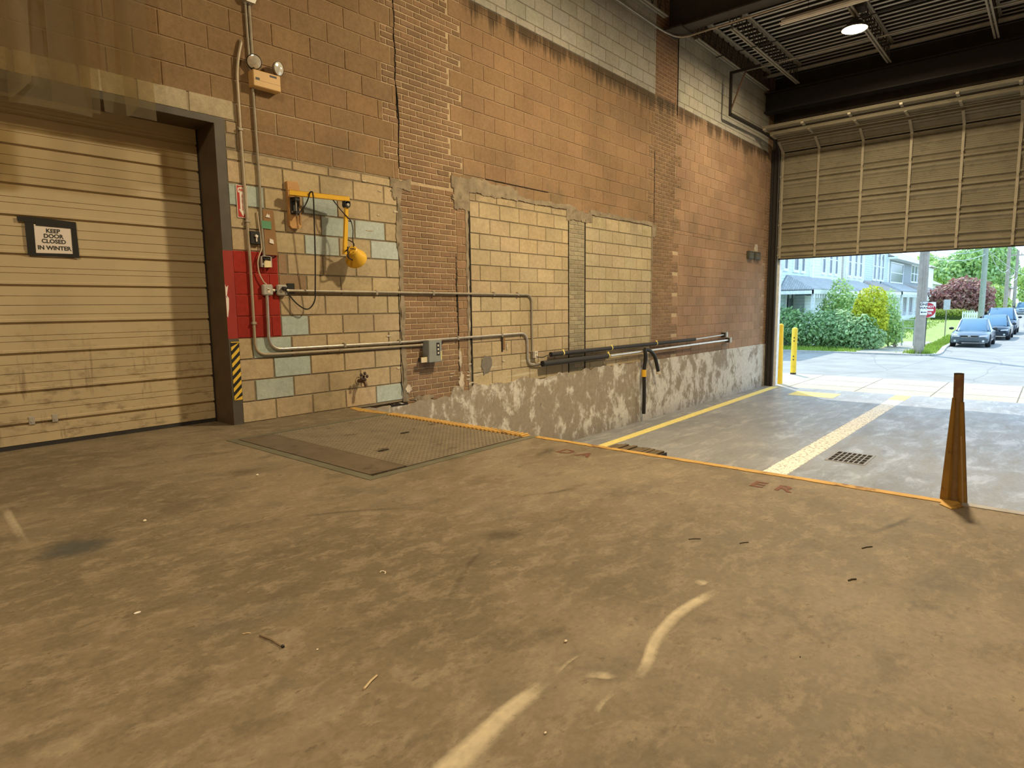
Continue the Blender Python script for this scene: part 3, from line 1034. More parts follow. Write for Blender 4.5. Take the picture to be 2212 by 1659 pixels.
for i in range(len(secs)-1):
    pr = rib_profile(secs[i], secs[i+1])
    m = MB(); m.prism([(XD+.0+dx, z) for dx, z in pr] + [(XD+.022, secs[i+1]+.003), (XD+.022, secs[i]-.003)], DY0, DY1)
    s = struct(m.build('door_section', DOOR_R, door2))
    m = MB()
    for y in stile_y:
        m.box(XD-.062, y-.028, secs[i]+.012, XD-.024, y+.028, secs[i+1]-.012, bev=.004)
        m.box(XD-.072, y-.02, secs[i+1]-.04, XD-.045, y+.02, secs[i+1]+.03, bev=.004)
    struct(m.build('stile', RAIL_R, s))
# the two top sections tipped over into the bend
def tipped(p0, p1):
    m = MB(); d = (Vector(p1)-Vector(p0)); ln = d.length; d.normalize(); nrm = Vector((-d.y, d.x)) * -1
    prof = rib_profile(0, ln)
    pts = []
    for off, s in prof: pts.append((p0[0]+d.x*s + nrm.x*off, p0[1]+d.y*s + nrm.y*off))
    pts += [(p1[0]+nrm.x*.018, p1[1]+nrm.y*.018), (p0[0]+nrm.x*.018, p0[1]+nrm.y*.018)]
    m.prism(pts, DY0, DY1)
    s = struct(m.build('door_section', DOOR_R, door2))
    m = MB()
    for y in stile_y:
        a = [(p0[0]+d.x*u + nrm.x*v, p0[1]+d.y*u + nrm.y*v) for u, v in ((.03, -.022), (ln-.03, -.022), (ln-.03, -.062), (.03, -.062))]
        m.prism(a, y-.028, y+.028)
    struct(m.build('stile', RAIL_R, s))
tipped((16.985, 4.872), (16.58, 5.10)); tipped((16.40, 5.128), (16.02, 5.150)); tipped((15.74, 5.165), (15.50, 5.18))
m = MB(); m.box(XD+.005, DY0, 4.80, XD+.045, DY1, 4.99); struct(m.build('header_light_block', RUBBER, door2))  # unseen strip added to stop daylight leaking in below the header
m = MB(); m.box(XD-.03, DY0, 2.195, XD+.02, DY1, 2.216); struct(m.build('bottom_seal', RUBBER, door2))
m = MB()
for y in (5.585,):
    path = arc([(XD-.06, y, ZP), (XD-.06, y, 5.09), (15.9, y, 5.15), (13.75, y, 5.12)], .42, 8)
    m.tube(path, .034, 6)
    m.tube([p + Vector((.045, .045, 0)) for p in path], .026, 6)
m.box(XD-.03, 5.60, ZP, XD+.05, 5.72, 5.0); m.box(XD-.01, 5.735, ZP, XD+.05, 5.80, 4.95)
struct(m.build('door_track', STEEL_BK, door2))
m = MB()
m.tube([(XD-.09, 5.535, ZP+.1), (XD-.09, 5.535, 4.9)], .006, 6)
for z in [2.3, 2.5, 3.06, 3.66, 4.26, 4.86]:
    m.cyl((XD-.06, 5.50, z), (XD-.06, 5.60, z), .018, 8)
struct(m.build('roller', GALV_DULL, door2))
m = MB(); m.box(17.10, 5.53, ZP, 17.26, 5.60, 4.9); struct(m.build('trim_4', plain('white_outer_jamb', (.80, .82, .82), .5)))
# hanger for the overhead track
hg = thing('track_hanger', 'dark angle iron track hanger with diagonal brace below the joists', 'bracket', (13.75, 5.6, 5.15))
m = MB(); m.box(13.725, 5.575, 5.12, 13.775, 5.625, 5.95); m.build('upright', STEEL_BK, hg)
m = MB(); m.box(13.73, 4.98, 5.93, 13.77, 5.625, 5.985); m.build('cross_arm', STEEL_BK, hg)
m = MB(); m.cyl((13.75, 5.6, 5.17), (13.75, 5.28, 5.95), .017, 6); m.build('diagonal_brace', plain('rusty_brace', (.09, .05, .03), .6), hg)
# ------------------------------------------------------------------ roof deck, beams, joists
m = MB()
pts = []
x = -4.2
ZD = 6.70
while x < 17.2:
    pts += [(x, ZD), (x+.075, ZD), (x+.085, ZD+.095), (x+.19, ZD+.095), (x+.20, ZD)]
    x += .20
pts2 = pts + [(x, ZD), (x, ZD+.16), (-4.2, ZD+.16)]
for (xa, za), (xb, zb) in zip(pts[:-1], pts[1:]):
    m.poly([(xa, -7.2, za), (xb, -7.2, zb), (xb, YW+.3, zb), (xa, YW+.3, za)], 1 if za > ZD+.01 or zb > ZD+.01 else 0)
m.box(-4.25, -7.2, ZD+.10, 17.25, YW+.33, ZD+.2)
ceiling = struct(m.build('ceiling', [DECK, plain('shaded_deck_flute', (.03, .028, .025), .9)]))  # near-black second colour paints the shade inside the deck flutes

bm_ = struct(thing('trim_5', 'dark main roof beam resting on the brick pilaster', 'beam', (11.3, 5.7, 6.06)))
m = MB(); m.box(11.15, -7, 6.06, 11.45, YW-.02, 6.085); m.box(11.28, -7, 6.085, 11.31, YW-.02, 6.66); m.box(11.15, -7, 6.655, 11.45, YW-.02, 6.685)
struct(m.build('beam_body', STEEL_DK, bm_))
m = MB(); m.box(11.05, 5.45, 6.03, 11.55, YW-.012, 6.06); struct(m.build('bearing_plate', STEEL_DK, bm_))
hb = struct(thing('trim_6', 'black header beam above the street door', 'beam', (16.45, 0, 5.72)))
m = MB(); m.box(16.3, -7, 5.72, 16.6, YW-.02, 5.75); m.box(16.43, -7, 5.75, 16.47, YW-.02, 6.16); m.box(16.3, -7, 6.16, 16.6, YW-.02, 6.185)
struct(m.build('beam_body', STEEL_BK, hb))
m = MB(); m.box(16.2, -7, 6.50, 16.24, YW-.02, 6.545); struct(m.build('ledger_angle', JOIST, hb))

def joist(x0, x1, y, label, grp):
    t = thing('roof_joist', label, 'joist', ((x0+x1)/2, y, 6.215), grp)
    m = MB(); m.box(x0+.75, y-.045, 6.215, x1-.12, y-.012, 6.235); m.box(x0+.75, y+.012, 6.215, x1-.12, y+.045, 6.235)
    m.box(x0+.75, y-.016, 6.215, x1-.12, y-.010, 6.26); m.box(x0+.75, y+.010, 6.215, x1-.12, y+.016, 6.26)
    m.build('bottom_chord', JOIST, t)
    m = MB(); m.box(x0, y-.05, 6.655, x1, y-.012, 6.68); m.box(x0, y+.012, 6.655, x1, y+.05, 6.68)
    m.box(x0, y-.018, 6.61, x1, y-.011, 6.66); m.box(x0, y+.011, 6.61, x1, y+.018, 6.66)
    m.build('top_chord', JOIST, t)
    m = MB(); n = 14; w = (x1-x0-.87)/n
    for i in range(n):
        a = x0+.75+i*w
        m.cyl((a, y, 6.24), (a+w/2, y, 6.64), .010, 5); m.cyl((a+w/2, y, 6.64), (a+w, y, 6.24), .010, 5)
    m.cyl((x0+.02, y, 6.64), (x0+.78, y, 6.24), .014, 6)
    m.build('web', STEEL_DK, t)
    return t

for i, (y, lb) in enumerate(((5.70, 'steel roof joist hugging the masonry wall above the grey blocks'), (5.0, 'steel roof joist touching the track hanger arm'),
                             (3.12, 'steel roof joist directly behind the lit ceiling lamp'), (1.27, 'steel roof joist beyond the lit ceiling lamp, well away from the masonry wall'))):
    joist(11.5, 16.36, y, lb, 'open web roof joists')
joist(6.6, 11.1, 5.70, 'steel roof joist on the camera side of the main beam by the grey blocks', 'open web roof joists')
# bridging rods and cables across the joists
for nm, lb, cat, x, z, r, mt in (('bridging_rod', 'thin dark rod crossing under the joists beside the fluorescent fixture', 'rod', 13.35, 6.205, .010, STEEL_BK),
                                 ('bridging_rod', 'thin rod crossing under the joists halfway to the street door', 'rod', 14.75, 6.28, .014, JOIST)):
    m = MB(); m.cyl((x, 5.78, z), (x, -1, z), r, 6); tag(m.build(nm, mt), lb, cat)

# bright conduit along the wall top turning under the main beam
m = MB(); m.tube(arc([(5.2, YW-.03, 6.03), (11.05, YW-.03, 6.02), (11.48, 5.66, 5.995), (11.45, -3, 6.03)], .5, 8), .018, 8)
tag(m.build('ceiling_conduit', GALV), 'bright conduit following the grey blocks then the main roof beam', 'conduit')

# suspended fluorescent strip
t = thing('fluorescent_fixture', 'unlit long fluorescent strip fixture hanging below the roof deck', 'light', (12.05, 2.9, 6.0))
m = MB(); m.prism([(12.00, 5.99), (12.15, 5.99), (12.12, 6.04), (12.03, 6.04)], 1.65, 4.02); m.build('reflector', FLUO, t)
m = MB(); m.box(12.06, 1.7, 6.04, 12.13, 3.98, 6.10); m.build('housing', STEEL_DK, t)
for xx in (12.035, 12.115):
    m = MB(); m.cyl((xx, 1.7, 5.975), (xx, 4.06, 5.975), .016, 8); m.build('tube', FLUO, t, smooth=True)
for y in (2.3, 3.6):
    m = MB(); m.cyl((12.09, y, 6.09), (12.09, y, 6.72), .004, 5); m.build('hanger_rod', STEEL_BK, t)

# high-bay lamps: one in view, two more along the row light the dock
def highbay(x, y, label):
    t = thing('high_bay_lamp', label, 'light', (x, y, 5.93), 'high bay ceiling lamps')
    m = MB(); m.lathe((x, y, 5.97), (0, 0, 1), [(0, .215), (.02, .225), (.035, .22), (.05, .15), (.12, .13), (.13, .06), (.2, .05), (.2, 0)], 24)
    m.build('housing', STEEL_DK, t, smooth=True)
    m = MB(); m.lathe((x, y, 5.972), (0, 0, -1), [(0, .205), (.012, .19), (.018, .1), (.02, 0)], 24)
    m.build('lens', LAMP, t, smooth=True)
    m = MB(); m.cyl((x, y, 6.16), (x, y, 6.66), .012, 6); m.box(x-.12, y-.16, 6.28, x+.12, y+.1, 6.42, bev=.01)
    m.build('hanger', STEEL_DK, t)
    la = bpy.data.lights.new('high_bay_light', 'AREA'); la.shape = 'DISK'; la.size = .42
    la.energy = LAMP_W; la.color = (1, .80, .50)
    lo = bpy.data.objects.new('high_bay_light', la); COL.objects.link(lo); lo.location = (0, 0, .005); lo.parent = t
    return t
LAMP_W = 240
highbay(13.2, 3.12, 'lit high bay lamp hanging under the roof deck')
LAMP_W = 690
highbay(6.9, 1.3, 'lit high bay lamp hanging over the dock edge out of frame')
LAMP_W = 350
highbay(-1.6, .4, 'lit high bay lamp hanging behind the camera out of frame')
# ------------------------------------------------------------------ things fixed to the long wall
# emergency light
t = thing('emergency_light', 'yellowed twin-head emergency light box above the dock door corner', 'light', (3.17, YW, 3.117))
m = MB(); m.box(3.055, YW-.10, 3.117, 3.325, YW-.004, 3.262, bev=.006); m.build('case', BEIGE, t)
m = MB(); m.box(3.075, YW-.1012, 3.175, 3.115, YW-.099, 3.195); m.box(3.215, YW-.1012, 3.228, 3.285, YW-.099, 3.246); m.box(3.06, YW-.1006, 3.172, 3.32, YW-.0995, 3.1735)
m.build('dark_label', BLACK, t)
for x, ax, rim in ((3.085, (-.45, -.80, -.42), BLACK), (3.318, (.32, -.94, -.12), GALV_DULL)):
    c = Vector((x, YW-.075, 3.335)); a = Vector(ax).normalized()
    m = MB(); m.lathe(c - a*.045, a, [(0, .012), (.005, .035), (.03, .058), (.055, .066), (.06, .063)], 20)
    m.cyl((x, YW-.06, 3.262), (x, YW-.06, 3.29), .014, 8)
    h = m.build('lamp_head', rim, t, smooth=True)
    m = MB(); m.lathe(c - a*.045, a, [(.0585, .0595), (.066, .045), (.070, .02), (.071, 0)], 20); m.build('lens', LENS, h, smooth=True)
# conduits feeding it
m = MB()
m.tube([(3.06, YW-.02, 3.86), (3.062, YW-.02, 3.6), (3.07, YW-.02, 3.26)], .012, 8)
tag(m.build('electrical_conduit', GALV_DULL), 'thin conduit dropping from the junction box into the emergency light', 'conduit')
m = MB()
m.tube([(3.095, YW-.02, 3.86), (3.10, YW-.02, 3.3), (3.085, YW-.02, 3.1), (3.095, YW-.02, 2.2), (3.09, YW-.02, 1.92), (3.098, YW-.02, 1.585)], .013, 8)
tag(m.build('electrical_conduit', GALV_DULL), 'long conduit running behind the emergency light down to the open box', 'conduit')
t = thing('junction_box', 'grey junction box at the very top above the emergency light', 'electrical box', (3.09, YW, 3.85))
m = MB(); m.prism([(3.02, 3.90), (3.05, 3.85), (3.13, 3.85), (3.15, 3.90), (3.15, 4.05), (3.02, 4.05)], YW-.07, YW-.004); m.build('box', BOXSTEEL, t)
for x in (3.06, 3.095):
    m = MB(); m.cyl((x, YW-.02, 3.835), (x, YW-.02, 3.86), .0165, 8); m.build('connector', GALV, t)
# flexible conduit -> bend -> disconnect
m = MB()
path = arc([(2.998, YW-.004, 3.515), (2.995, YW-.03, 3.49), (2.960, YW-.03, 3.36), (2.938, YW-.025, 3.2), (2.940, YW-.022, 2.72), (2.955, YW-.022, 1.4), (2.952, YW-.022, .649), (3.2, YW-.022, .643), (5.06, YW-.022, .632)], .12, 6)
m.tube(path, .0135, 8)
c3 = m.build('electrical_conduit', plain('painted_conduit', (.37, .31, .22), .5, .2, .15), smooth=True)
tag(c3, 'conduit crossing the fire sign and red paint then bending to the disconnect switch', 'conduit')
for x, z in ((2.938, 2.72), (2.952, 1.9), (2.954, .95), (3.9, .638)):
    m = MB(); m.box(x-.022, YW-.040, z-.012, x+.022, YW-.004, z+.012, bev=.004); m.build('strap', GALV_DULL, c3)
# outlet box pair, conduits to the right
m = MB(); m.tube(arc([(3.10, YW-.025, 1.24), (3.09, YW-.025, .69), (4.85, YW-.025, .682), (7.045, YW-.025, .70), (7.055, YW-.025, .23), (7.33, YW-.05, .235)], .14, 7), .0155, 10)
c2 = tag(m.build('electrical_conduit', GALV, smooth=True), 'shiny conduit from the cordless outlet box along to the lower foam-covered pipe', 'conduit')
for x in (3.95, 4.7, 5.65, 6.5):
    m = MB(); m.box(x-.014, YW-.045, .665, x+.014, YW-.004, .715, bev=.004); m.build('strap', GALV_DULL, c2)
m = MB(); m.tube(arc([(3.33, YW-.025, 1.262), (7.16, YW-.025, 1.248), (7.165, YW-.025, .40)], .12, 7), .0145, 10)
c1 = tag(m.build('electrical_conduit', GALV_DULL, smooth=True), 'upper horizontal conduit from the plugged outlet to the white receptacle', 'conduit')
for x in (4.4, 5.25, 6.35, 6.85):
    m = MB(); m.box(x-.014, YW-.042, 1.225, x+.014, YW-.004, 1.28, bev=.004); m.build('strap', GALV_DULL, c1)
for x, lab, cord in ((3.105, 'cordless steel outlet box on the red paint, beside the plugged one', 0), (3.255, 'steel outlet box with the black cord plugged into it', 1)):
    t = thing('outlet_box', lab, 'electrical box', (x, YW, 1.213))
    m = MB(); m.box(x-.053, YW-.05, 1.213, x+.053, YW-.004, 1.319, bev=.012); m.build('box', BOXSTEEL, t)
    m = MB(); m.box(x-.010, YW-.054, 1.235, x+.018, YW-.049, 1.275, bev=.003)
    if not cord: m.box(x-.012, YW-.054, 1.262, x+.012, YW-.049, 1.285, bev=.003)
    m.build('receptacle', WHITE_PL, t)
    m = MB(); m.cyl((x+.052, YW-.025, 1.262), (x+.075, YW-.025, 1.262), .017, 8); m.build('connector', GALV_DULL, t)
m = MB(); m.cyl((3.16, YW-.025, 1.262), (3.202, YW-.025, 1.262), .014, 8); tag(m.build('conduit_nipple', STEEL_BK), 'short dark conduit stub joining the two outlet boxes', 'conduit')
m = MB(); m.box(3.322, YW-.018, 1.235, 3.405, YW-.004, 1.335, bev=.004); tag(m.build('cover_plate', BLACK), 'black plate beside the plugged outlet box', 'cover plate')
# white cable and open box with card
m = MB(); m.tube(arc([(3.058, YW-.02, 2.0), (3.066, YW-.02, 1.85), (3.075, YW-.03, 1.65), (3.045, YW-.035, 1.60), (3.022, YW-.035, 1.53), (3.028, YW-.035, 1.42), (3.07, YW-.035, 1.34), (3.10, YW-.03, 1.32)], .06, 5), .006, 6)
tag(m.build('white_cable', plain('white_cable_sheath', (.55, .46, .33), .6)), 'loose white cable looping over the red paint into the cordless outlet box', 'cable')
t = thing('open_switch_box', 'open electrical box with a pale card hanging out', 'electrical box', (3.105, YW, 1.478))
m = MB(); m.box(3.052, YW-.012, 1.482, 3.158, YW-.004, 1.588); m.box(3.052, YW-.05, 1.482, 3.062, YW-.004, 1.588); m.box(3.148, YW-.05, 1.482, 3.158, YW-.004, 1.588); m.box(3.052, YW-.05, 1.582, 3.158, YW-.004, 1.588)
m.build('box', BOXSTEEL, t)
m = MB(); m.prism([(3.078, 1.478), (3.147, 1.482), (3.145, 1.540), (3.09, 1.545), (3.08, 1.53)], YW-.056, YW-.051); m.build('card', plain('cream_card', (.70, .58, .34), .7), t)
m = MB(); m.prism([(3.068, 1.575), (3.10, 1.565), (3.135, 1.578), (3.125, 1.555), (3.105, 1.548), (3.085, 1.555)], YW-.045, YW-.015); m.tube(arc([(3.12, YW-.04, 1.57), (3.18, YW-.05, 1.585), (3.20, YW-.03, 1.575), (3.13, YW-.04, 1.56)], .03, 5), .004, 5); m.build('wire', BLACK, t)
# lever switch
t = thing('lever_switch', 'black square switch box with a white lever above the red paint', 'switch', (3.005, YW, 1.69))
m = MB(); m.box(2.962, YW-.045, 1.69, 3.060, YW-.004, 1.812, bev=.006); m.build('box', BLACK, t)
m = MB(); m.box(3.012, YW-.056, 1.715, 3.022, YW-.044, 1.765); m.box(3.004, YW-.060, 1.755, 3.030, YW-.044, 1.777, rot=Matrix.Rotation(.5, 3, 'Y')); m.build('lever', WHITE, t)
# narrow brown board with green tag
t = thing('mounting_board', 'old brown board with a green tag beside the lever switch', 'board', (3.16, YW, 1.58))
m = MB(); m.prism([(3.108, 2.02), (3.215, 2.03), (3.24, 1.60), (3.112, 1.60)], YW-.026, YW-.006); b = m.build('plank', WOOD_OLD, t)
m = MB(); m.box(3.087, YW-.034, 1.845, 3.182, YW-.027, 1.918, rot=Matrix.Rotation(.03, 3, 'Y')); m.build('green_tag', GREEN_TAG, t)
m = MB(); m.prism([(3.155, 1.715), (3.20, 1.705), (3.195, 1.745), (3.16, 1.755)], YW-.034, YW-.027); m.build('paper_scrap', WHITE, t)
m = MB(); m.prism([(3.13, 1.955), (3.175, 1.95), (3.17, 1.985), (3.16, 1.972), (3.15, 1.99)], YW-.033, YW-.027); m.build('paper_scrap', WHITE, t)
# fire extinguisher arrow sign
t = thing('fire_sign', 'red and white fire extinguisher arrow sign by the dock door frame', 'sign', (2.92, YW-.01, 1.93))
m = MB(); m.box(2.868, YW-.0125, 1.928, 2.972, YW-.0095, 2.222); m.build('plate', plain('sign_white', (.75, .70, .62), .5, bump=0), t)
m = MB(); m.prism([(2.873, 1.933), (2.967, 1.933), (2.967, 2.217), (2.873, 2.217)], YW-.0132, YW-.0124); m.build('red_field', RED_SIGN, t)
m = MB(); m.prism([(2.920, 1.94), (2.955, 2.005), (2.942, 2.005), (2.942, 2.155), (2.958, 2.155), (2.958, 2.195), (2.92, 2.208), (2.882, 2.195), (2.882, 2.155), (2.898, 2.155), (2.898, 2.005), (2.885, 2.005)], YW-.0140, YW-.0131); m.build('arrow', plain('sign_white_arrow', (.75, .70, .62), .5, bump=0), t)
text_mesh('lettering', 'FIRE', .032, RED_SIGN, t, (2.920, YW-.0146, 2.176), bold=.001)
text_mesh('lettering', 'E\nX\nT\nI\nN\nG\nU\nI\nS\nH\nE\nR', .0155, RED_SIGN, t, (2.920, YW-.0146, 2.066), bold=.0006, line=.78)
# swing-arm dock light
bd = thing('backing_board', 'upright pine board carrying the yellow dock light', 'board', (3.425, YW, 1.87))
m = MB(); m.prism([(3.375, 1.895), (3.395, 1.872), (3.478, 1.872), (3.500, 1.90), (3.497, 2.27), (3.48, 2.322), (3.368, 2.318)], YW-.045, YW-.006)
m.build('plank', WOOD, bd)
m = MB(); m.prism([(3.475, 1.93), (3.492, 1.91), (3.492, 2.02), (3.479, 2.02)], YW-.05, YW-.044); m.build('cleat', WOOD_OLD, bd)
t = thing('dock_light', 'yellow swing-arm dock light with a round caged lamp head', 'light', (3.42, YW-.06, 2.1))
m = MB(); m.box(3.385, YW-.06, 2.005, 3.478, YW-.045, 2.165, bev=.004); m.box(3.40, YW-.12, 2.13, 3.45, YW-.05, 2.165); m.box(3.40, YW-.12, 2.01, 3.45, YW-.05, 2.03); m.build('wall_bracket', BLACK, t)
m = MB(); m.cyl((3.425, YW-.09, 1.985), (3.425, YW-.09, 2.17), .008, 8); m.build('hinge_pin', GALV, t)
for z in (2.025, 2.145):
    m = MB(); m.cyl((3.402, YW-.065, z), (3.402, YW-.058, z), .011, 8); m.build('mounting_bolt', GALV, t)
AY = YW-.19
m = MB()
A0 = Vector((3.345, YW-.105, 2.198)); A1 = Vector((3.955, AY-.02, 2.194))
d = (A1-A0).normalized(); sd = Vector((-d.y, d.x, 0))
for s0, s1, z0, z1 in ((-.02, .02, -.024, -.020), (-.02, .02, .020, .024), (-.02, -.016, -.024, .024)):
    P = []
    for q in (A0, A1):
        for ss in (s0, s1):
            for zz in (z0, z1): P.append(tuple(q + sd*ss + Vector((0, 0, zz))))
    n = len(m.v); m.v += P
    for f in ([0, 1, 3, 2], [4, 6, 7, 5], [0, 4, 5, 1], [2, 3, 7, 6], [0, 2, 6, 4], [1, 5, 7, 3]): m.face([n+k for k in f])
m.build('arm', YEL, t)
J = Vector((3.925, AY-.015, 2.135))
m = MB(); m.box(J.x-.03, J.y-.028, 2.145, J.x+.032, J.y+.028, 2.172); m.lathe(J + Vector((0, -.028, 0)), (0, 1, 0), [(0, 0), (0, .033), (.056, .033), (.056, 0)], 14); m.build('elbow', BLACK, t)
m = MB(); m.cyl(J + Vector((0, -.034, 0)), J + Vector((0, -.027, 0)), .016, 12); m.build('elbow_bolt', GALV, t)
m = MB(); m.cyl(J + Vector((0, 0, .04)), J + Vector((0, 0, .085)), .006, 6); m.build('elbow_stud', GALV, t)
m = MB()
K = Vector((3.885, AY-.01, 1.635))
P = []
for q, w in ((J + Vector((0, .0, -.01)), .017), (K, .022)):
    for sx in (-1, 1):
        for sy in (-.014, .014): P.append(tuple(q + Vector((sx*w, sy, 0))))
n = len(m.v); m.v += P
for f in ([0, 1, 3, 2], [4, 6, 7, 5], [0, 4, 5, 1], [2, 3, 7, 6], [0, 2, 6, 4], [1, 5, 7, 3]): m.face([n+k for k in f])
m.build('drop_arm', YEL, t)
# head: rear cap towards us, bell pointing along the wall
hc = Vector((3.955, AY-.03, 1.685)); ax = Vector((.68, .52, -.50)).normalized()
m = MB(); m.lathe(hc, ax, [(0, 0), (.0, .045), (.012, .056), (.045, .058), (.055, .066), (.085, .074), (.125, .098), (.155, .113), (.172, .115), (.172, .10), (.16, .09)], 26)
hd = m.build('lamp_head', YEL, t, smooth=True)
m = MB(); m.lathe(hc, ax, [(.165, .105), (.175, .06), (.178, 0)], 20); m.build('lens', LENS, hd, smooth=True)
u = ax.orthogonal().normalized(); w = ax.cross(u)
m = MB()
for k in range(6):
    a = 2*PI*k/6; q = hc + u*(math.cos(a)*.04) + w*(math.sin(a)*.04); m.cyl(q - ax*.004, q + ax*.002, .005, 6)
m.tube(arc([hc + Vector((-.02, -.006, 0)) - ax*.012, hc + Vector((.02, -.01, .004)) - ax*.014, hc + Vector((.06, -.02, -.01))], .02, 4), .005, 6)
m.build('cap_screw', BLACK, hd)
m = MB(); m.tube(arc([K + Vector((.0, -.01, .03)), K + Vector((.01, -.05, .05)), hc + Vector((-.065, -.03, .03)), hc + Vector((-.07, -.03, -.085)), hc + Vector((.03, .03, -.105))], .035, 5), .007, 7)
m.tube(arc([K + Vector((.01, .0, .155)), K + Vector((.05, .0, .15)), hc + Vector((.045, .02, .075)), hc + Vector((.055, .03, .04))], .03, 5), .006, 7); m.box(K.x, K.y-.014, K.z+.135, K.x+.042, K.y+.014, K.z+.168, bev=.006)
m.build('handle', BLACK, t)
m = MB(); m.tube(arc([(3.79, AY+.02, 2.175), (3.86, AY-.03, 2.06), (3.955, AY-.03, 1.985), (3.965, AY-.03, 1.97), (3.92, AY-.02, 1.98)], .05, 5), .006, 6)
m.tube(arc([(3.965, AY-.03, 1.975), (3.985, AY-.03, 1.9), (3.975, AY-.03, 1.78), (3.99, AY-.02, 1.72)], .04, 5), .005, 6)
m.tube(arc([(3.45, YW-.10, 2.02), (3.50, YW-.13, 2.09), (3.53, YW-.15, 2.17), (3.53, YW-.17, 2.215), (3.55, YW-.19, 2.225), (3.558, YW-.19, 2.15), (3.57, YW-.15, 1.6), (3.575, YW-.1, 1.15), (3.50, YW-.08, 1.06), (3.38, YW-.07, 1.13), (3.275, YW-.06, 1.272)], .1, 7), .0068, 8)
m.build('power_cord', BLACK, t, smooth=True)
m = MB(); m.box(3.238, YW-.085, 1.262, 3.285, YW-.052, 1.298, bev=.008); m.build('plug', BLACK, t)
# disconnect switch and small plate
t = thing('disconnect_switch', 'grey disconnect switch box with a side lever on the brick', 'switch', (5.17, YW, .41))
m = MB(); m.box(5.065, YW-.13, .42, 5.275, YW-.004, .69, bev=.006); m.build('box', GREYBOX, t)
m = MB(); m.box(5.185, YW-.132, .50, 5.235, YW-.129, .655); m.build('black_label', BLACK, t)
for z in (.62, .575, .53):
    m = MB(); m.box(5.200, YW-.1335, z-.012, 5.222, YW-.1318, z+.012); m.build('switch_mark', WHITE_PL, t)
m = MB(); m.box(5.25, YW-.1325, .44, 5.268, YW-.1295, .55); m.build('pale_label', plain('pale_yellow_label', (.55, .5, .25), .6), t)
m = MB(); m.box(5.275, YW-.10, .60, 5.30, YW-.06, .63); m.box(5.29, YW-.10, .625, 5.315, YW-.07, .665); m.build('lever', BLACK, t)
m = MB(); m.cyl((5.03, YW-.022, .632), (5.07, YW-.022, .632), .018, 8); m.build('connector', GALV_DULL, t)
m = MB(); m.box(4.965, YW-.10, .425, 5.062, YW-.088, .488, bev=.002)
t = m.build('tan_cover', plain('aged_ivory_plate', (.66, .55, .36), .6)); tag(t, 'small ivory cover plate under the disconnect switch', 'cover plate')
m = MB(); m.box(5.0, YW-.09, .43, 5.06, YW-.004, .48); m.build('back_box', STEEL_DK, t)
# hose bib
t = thing('hose_bib', 'corroded hose bib low on the tan block wall', 'faucet', (4.13, YW, .26))
m = MB(); m.cyl((4.13, YW-.004, .285), (4.13, YW-.09, .285), .02, 10); m.tube(arc([(4.13, YW-.07, .285), (4.13, YW-.12, .28), (4.13, YW-.135, .225)], .05, 5), .018, 10); m.lathe((4.13, YW-.01, .285), (0, 1, 0), [(0, .045), (.006, .045)], 12); m.build('spout', BRASS, t, smooth=True)
m = MB()
hcx = Vector((4.12, YW-.10, .32))
m.lathe(hcx, (0, -.5, .85), [(0, .010), (.02, .012), (.03, .012)], 8)
for k in range(5):
    a = 2*PI*k/5; m.ball(hcx + Vector((math.cos(a)*.042, -.015, .018+math.sin(a)*.036)), .02, .012, .02, 8, 5)
m.build('handle', plain('rusted_handle', (.05, .03, .025), .7), t, smooth=True)
m = MB(); m.cyl((4.205, YW-.02, .27), (4.198, YW-.02, .36), .006, 6); tag(m.build('pipe_stub', GALV), 'short bright upright rod beside the corroded hose bib', 'pipe')
# white receptacle at the end of the upper conduit
t = thing('wall_receptacle', 'white receptacle where the upper conduit ends', 'outlet', (7.2, YW, .32))
m = MB(); m.box(7.14, YW-.06, .325, 7.245, YW-.004, .43, bev=.006); m.build('box', GALV_DULL, t)
m = MB(); m.box(7.245, YW-.062, .325, 7.252, YW-.004, .43); m.box(7.175, YW-.066, .328, 7.245, YW-.058, .425, bev=.004); m.build('face_plate', WHITE_PL, t)
SOCK = plain('grey_socket', (.25, .23, .2), .6)
for z in (.352, .398):
    m = MB(); m.cyl((7.21, YW-.069, z), (7.21, YW-.064, z), .015, 10); m.build('socket', SOCK, t)
m = MB(); m.tube(arc([(7.215, YW-.06, .345), (7.32, YW-.10, .325), (7.42, YW-.09, .35), (7.56, YW-.075, .352)], .08, 6), .007, 7); tag(m.build('grey_cable', RUBBER), 'short dark cable between the white receptacle and the upper foam-covered pipe', 'cable')

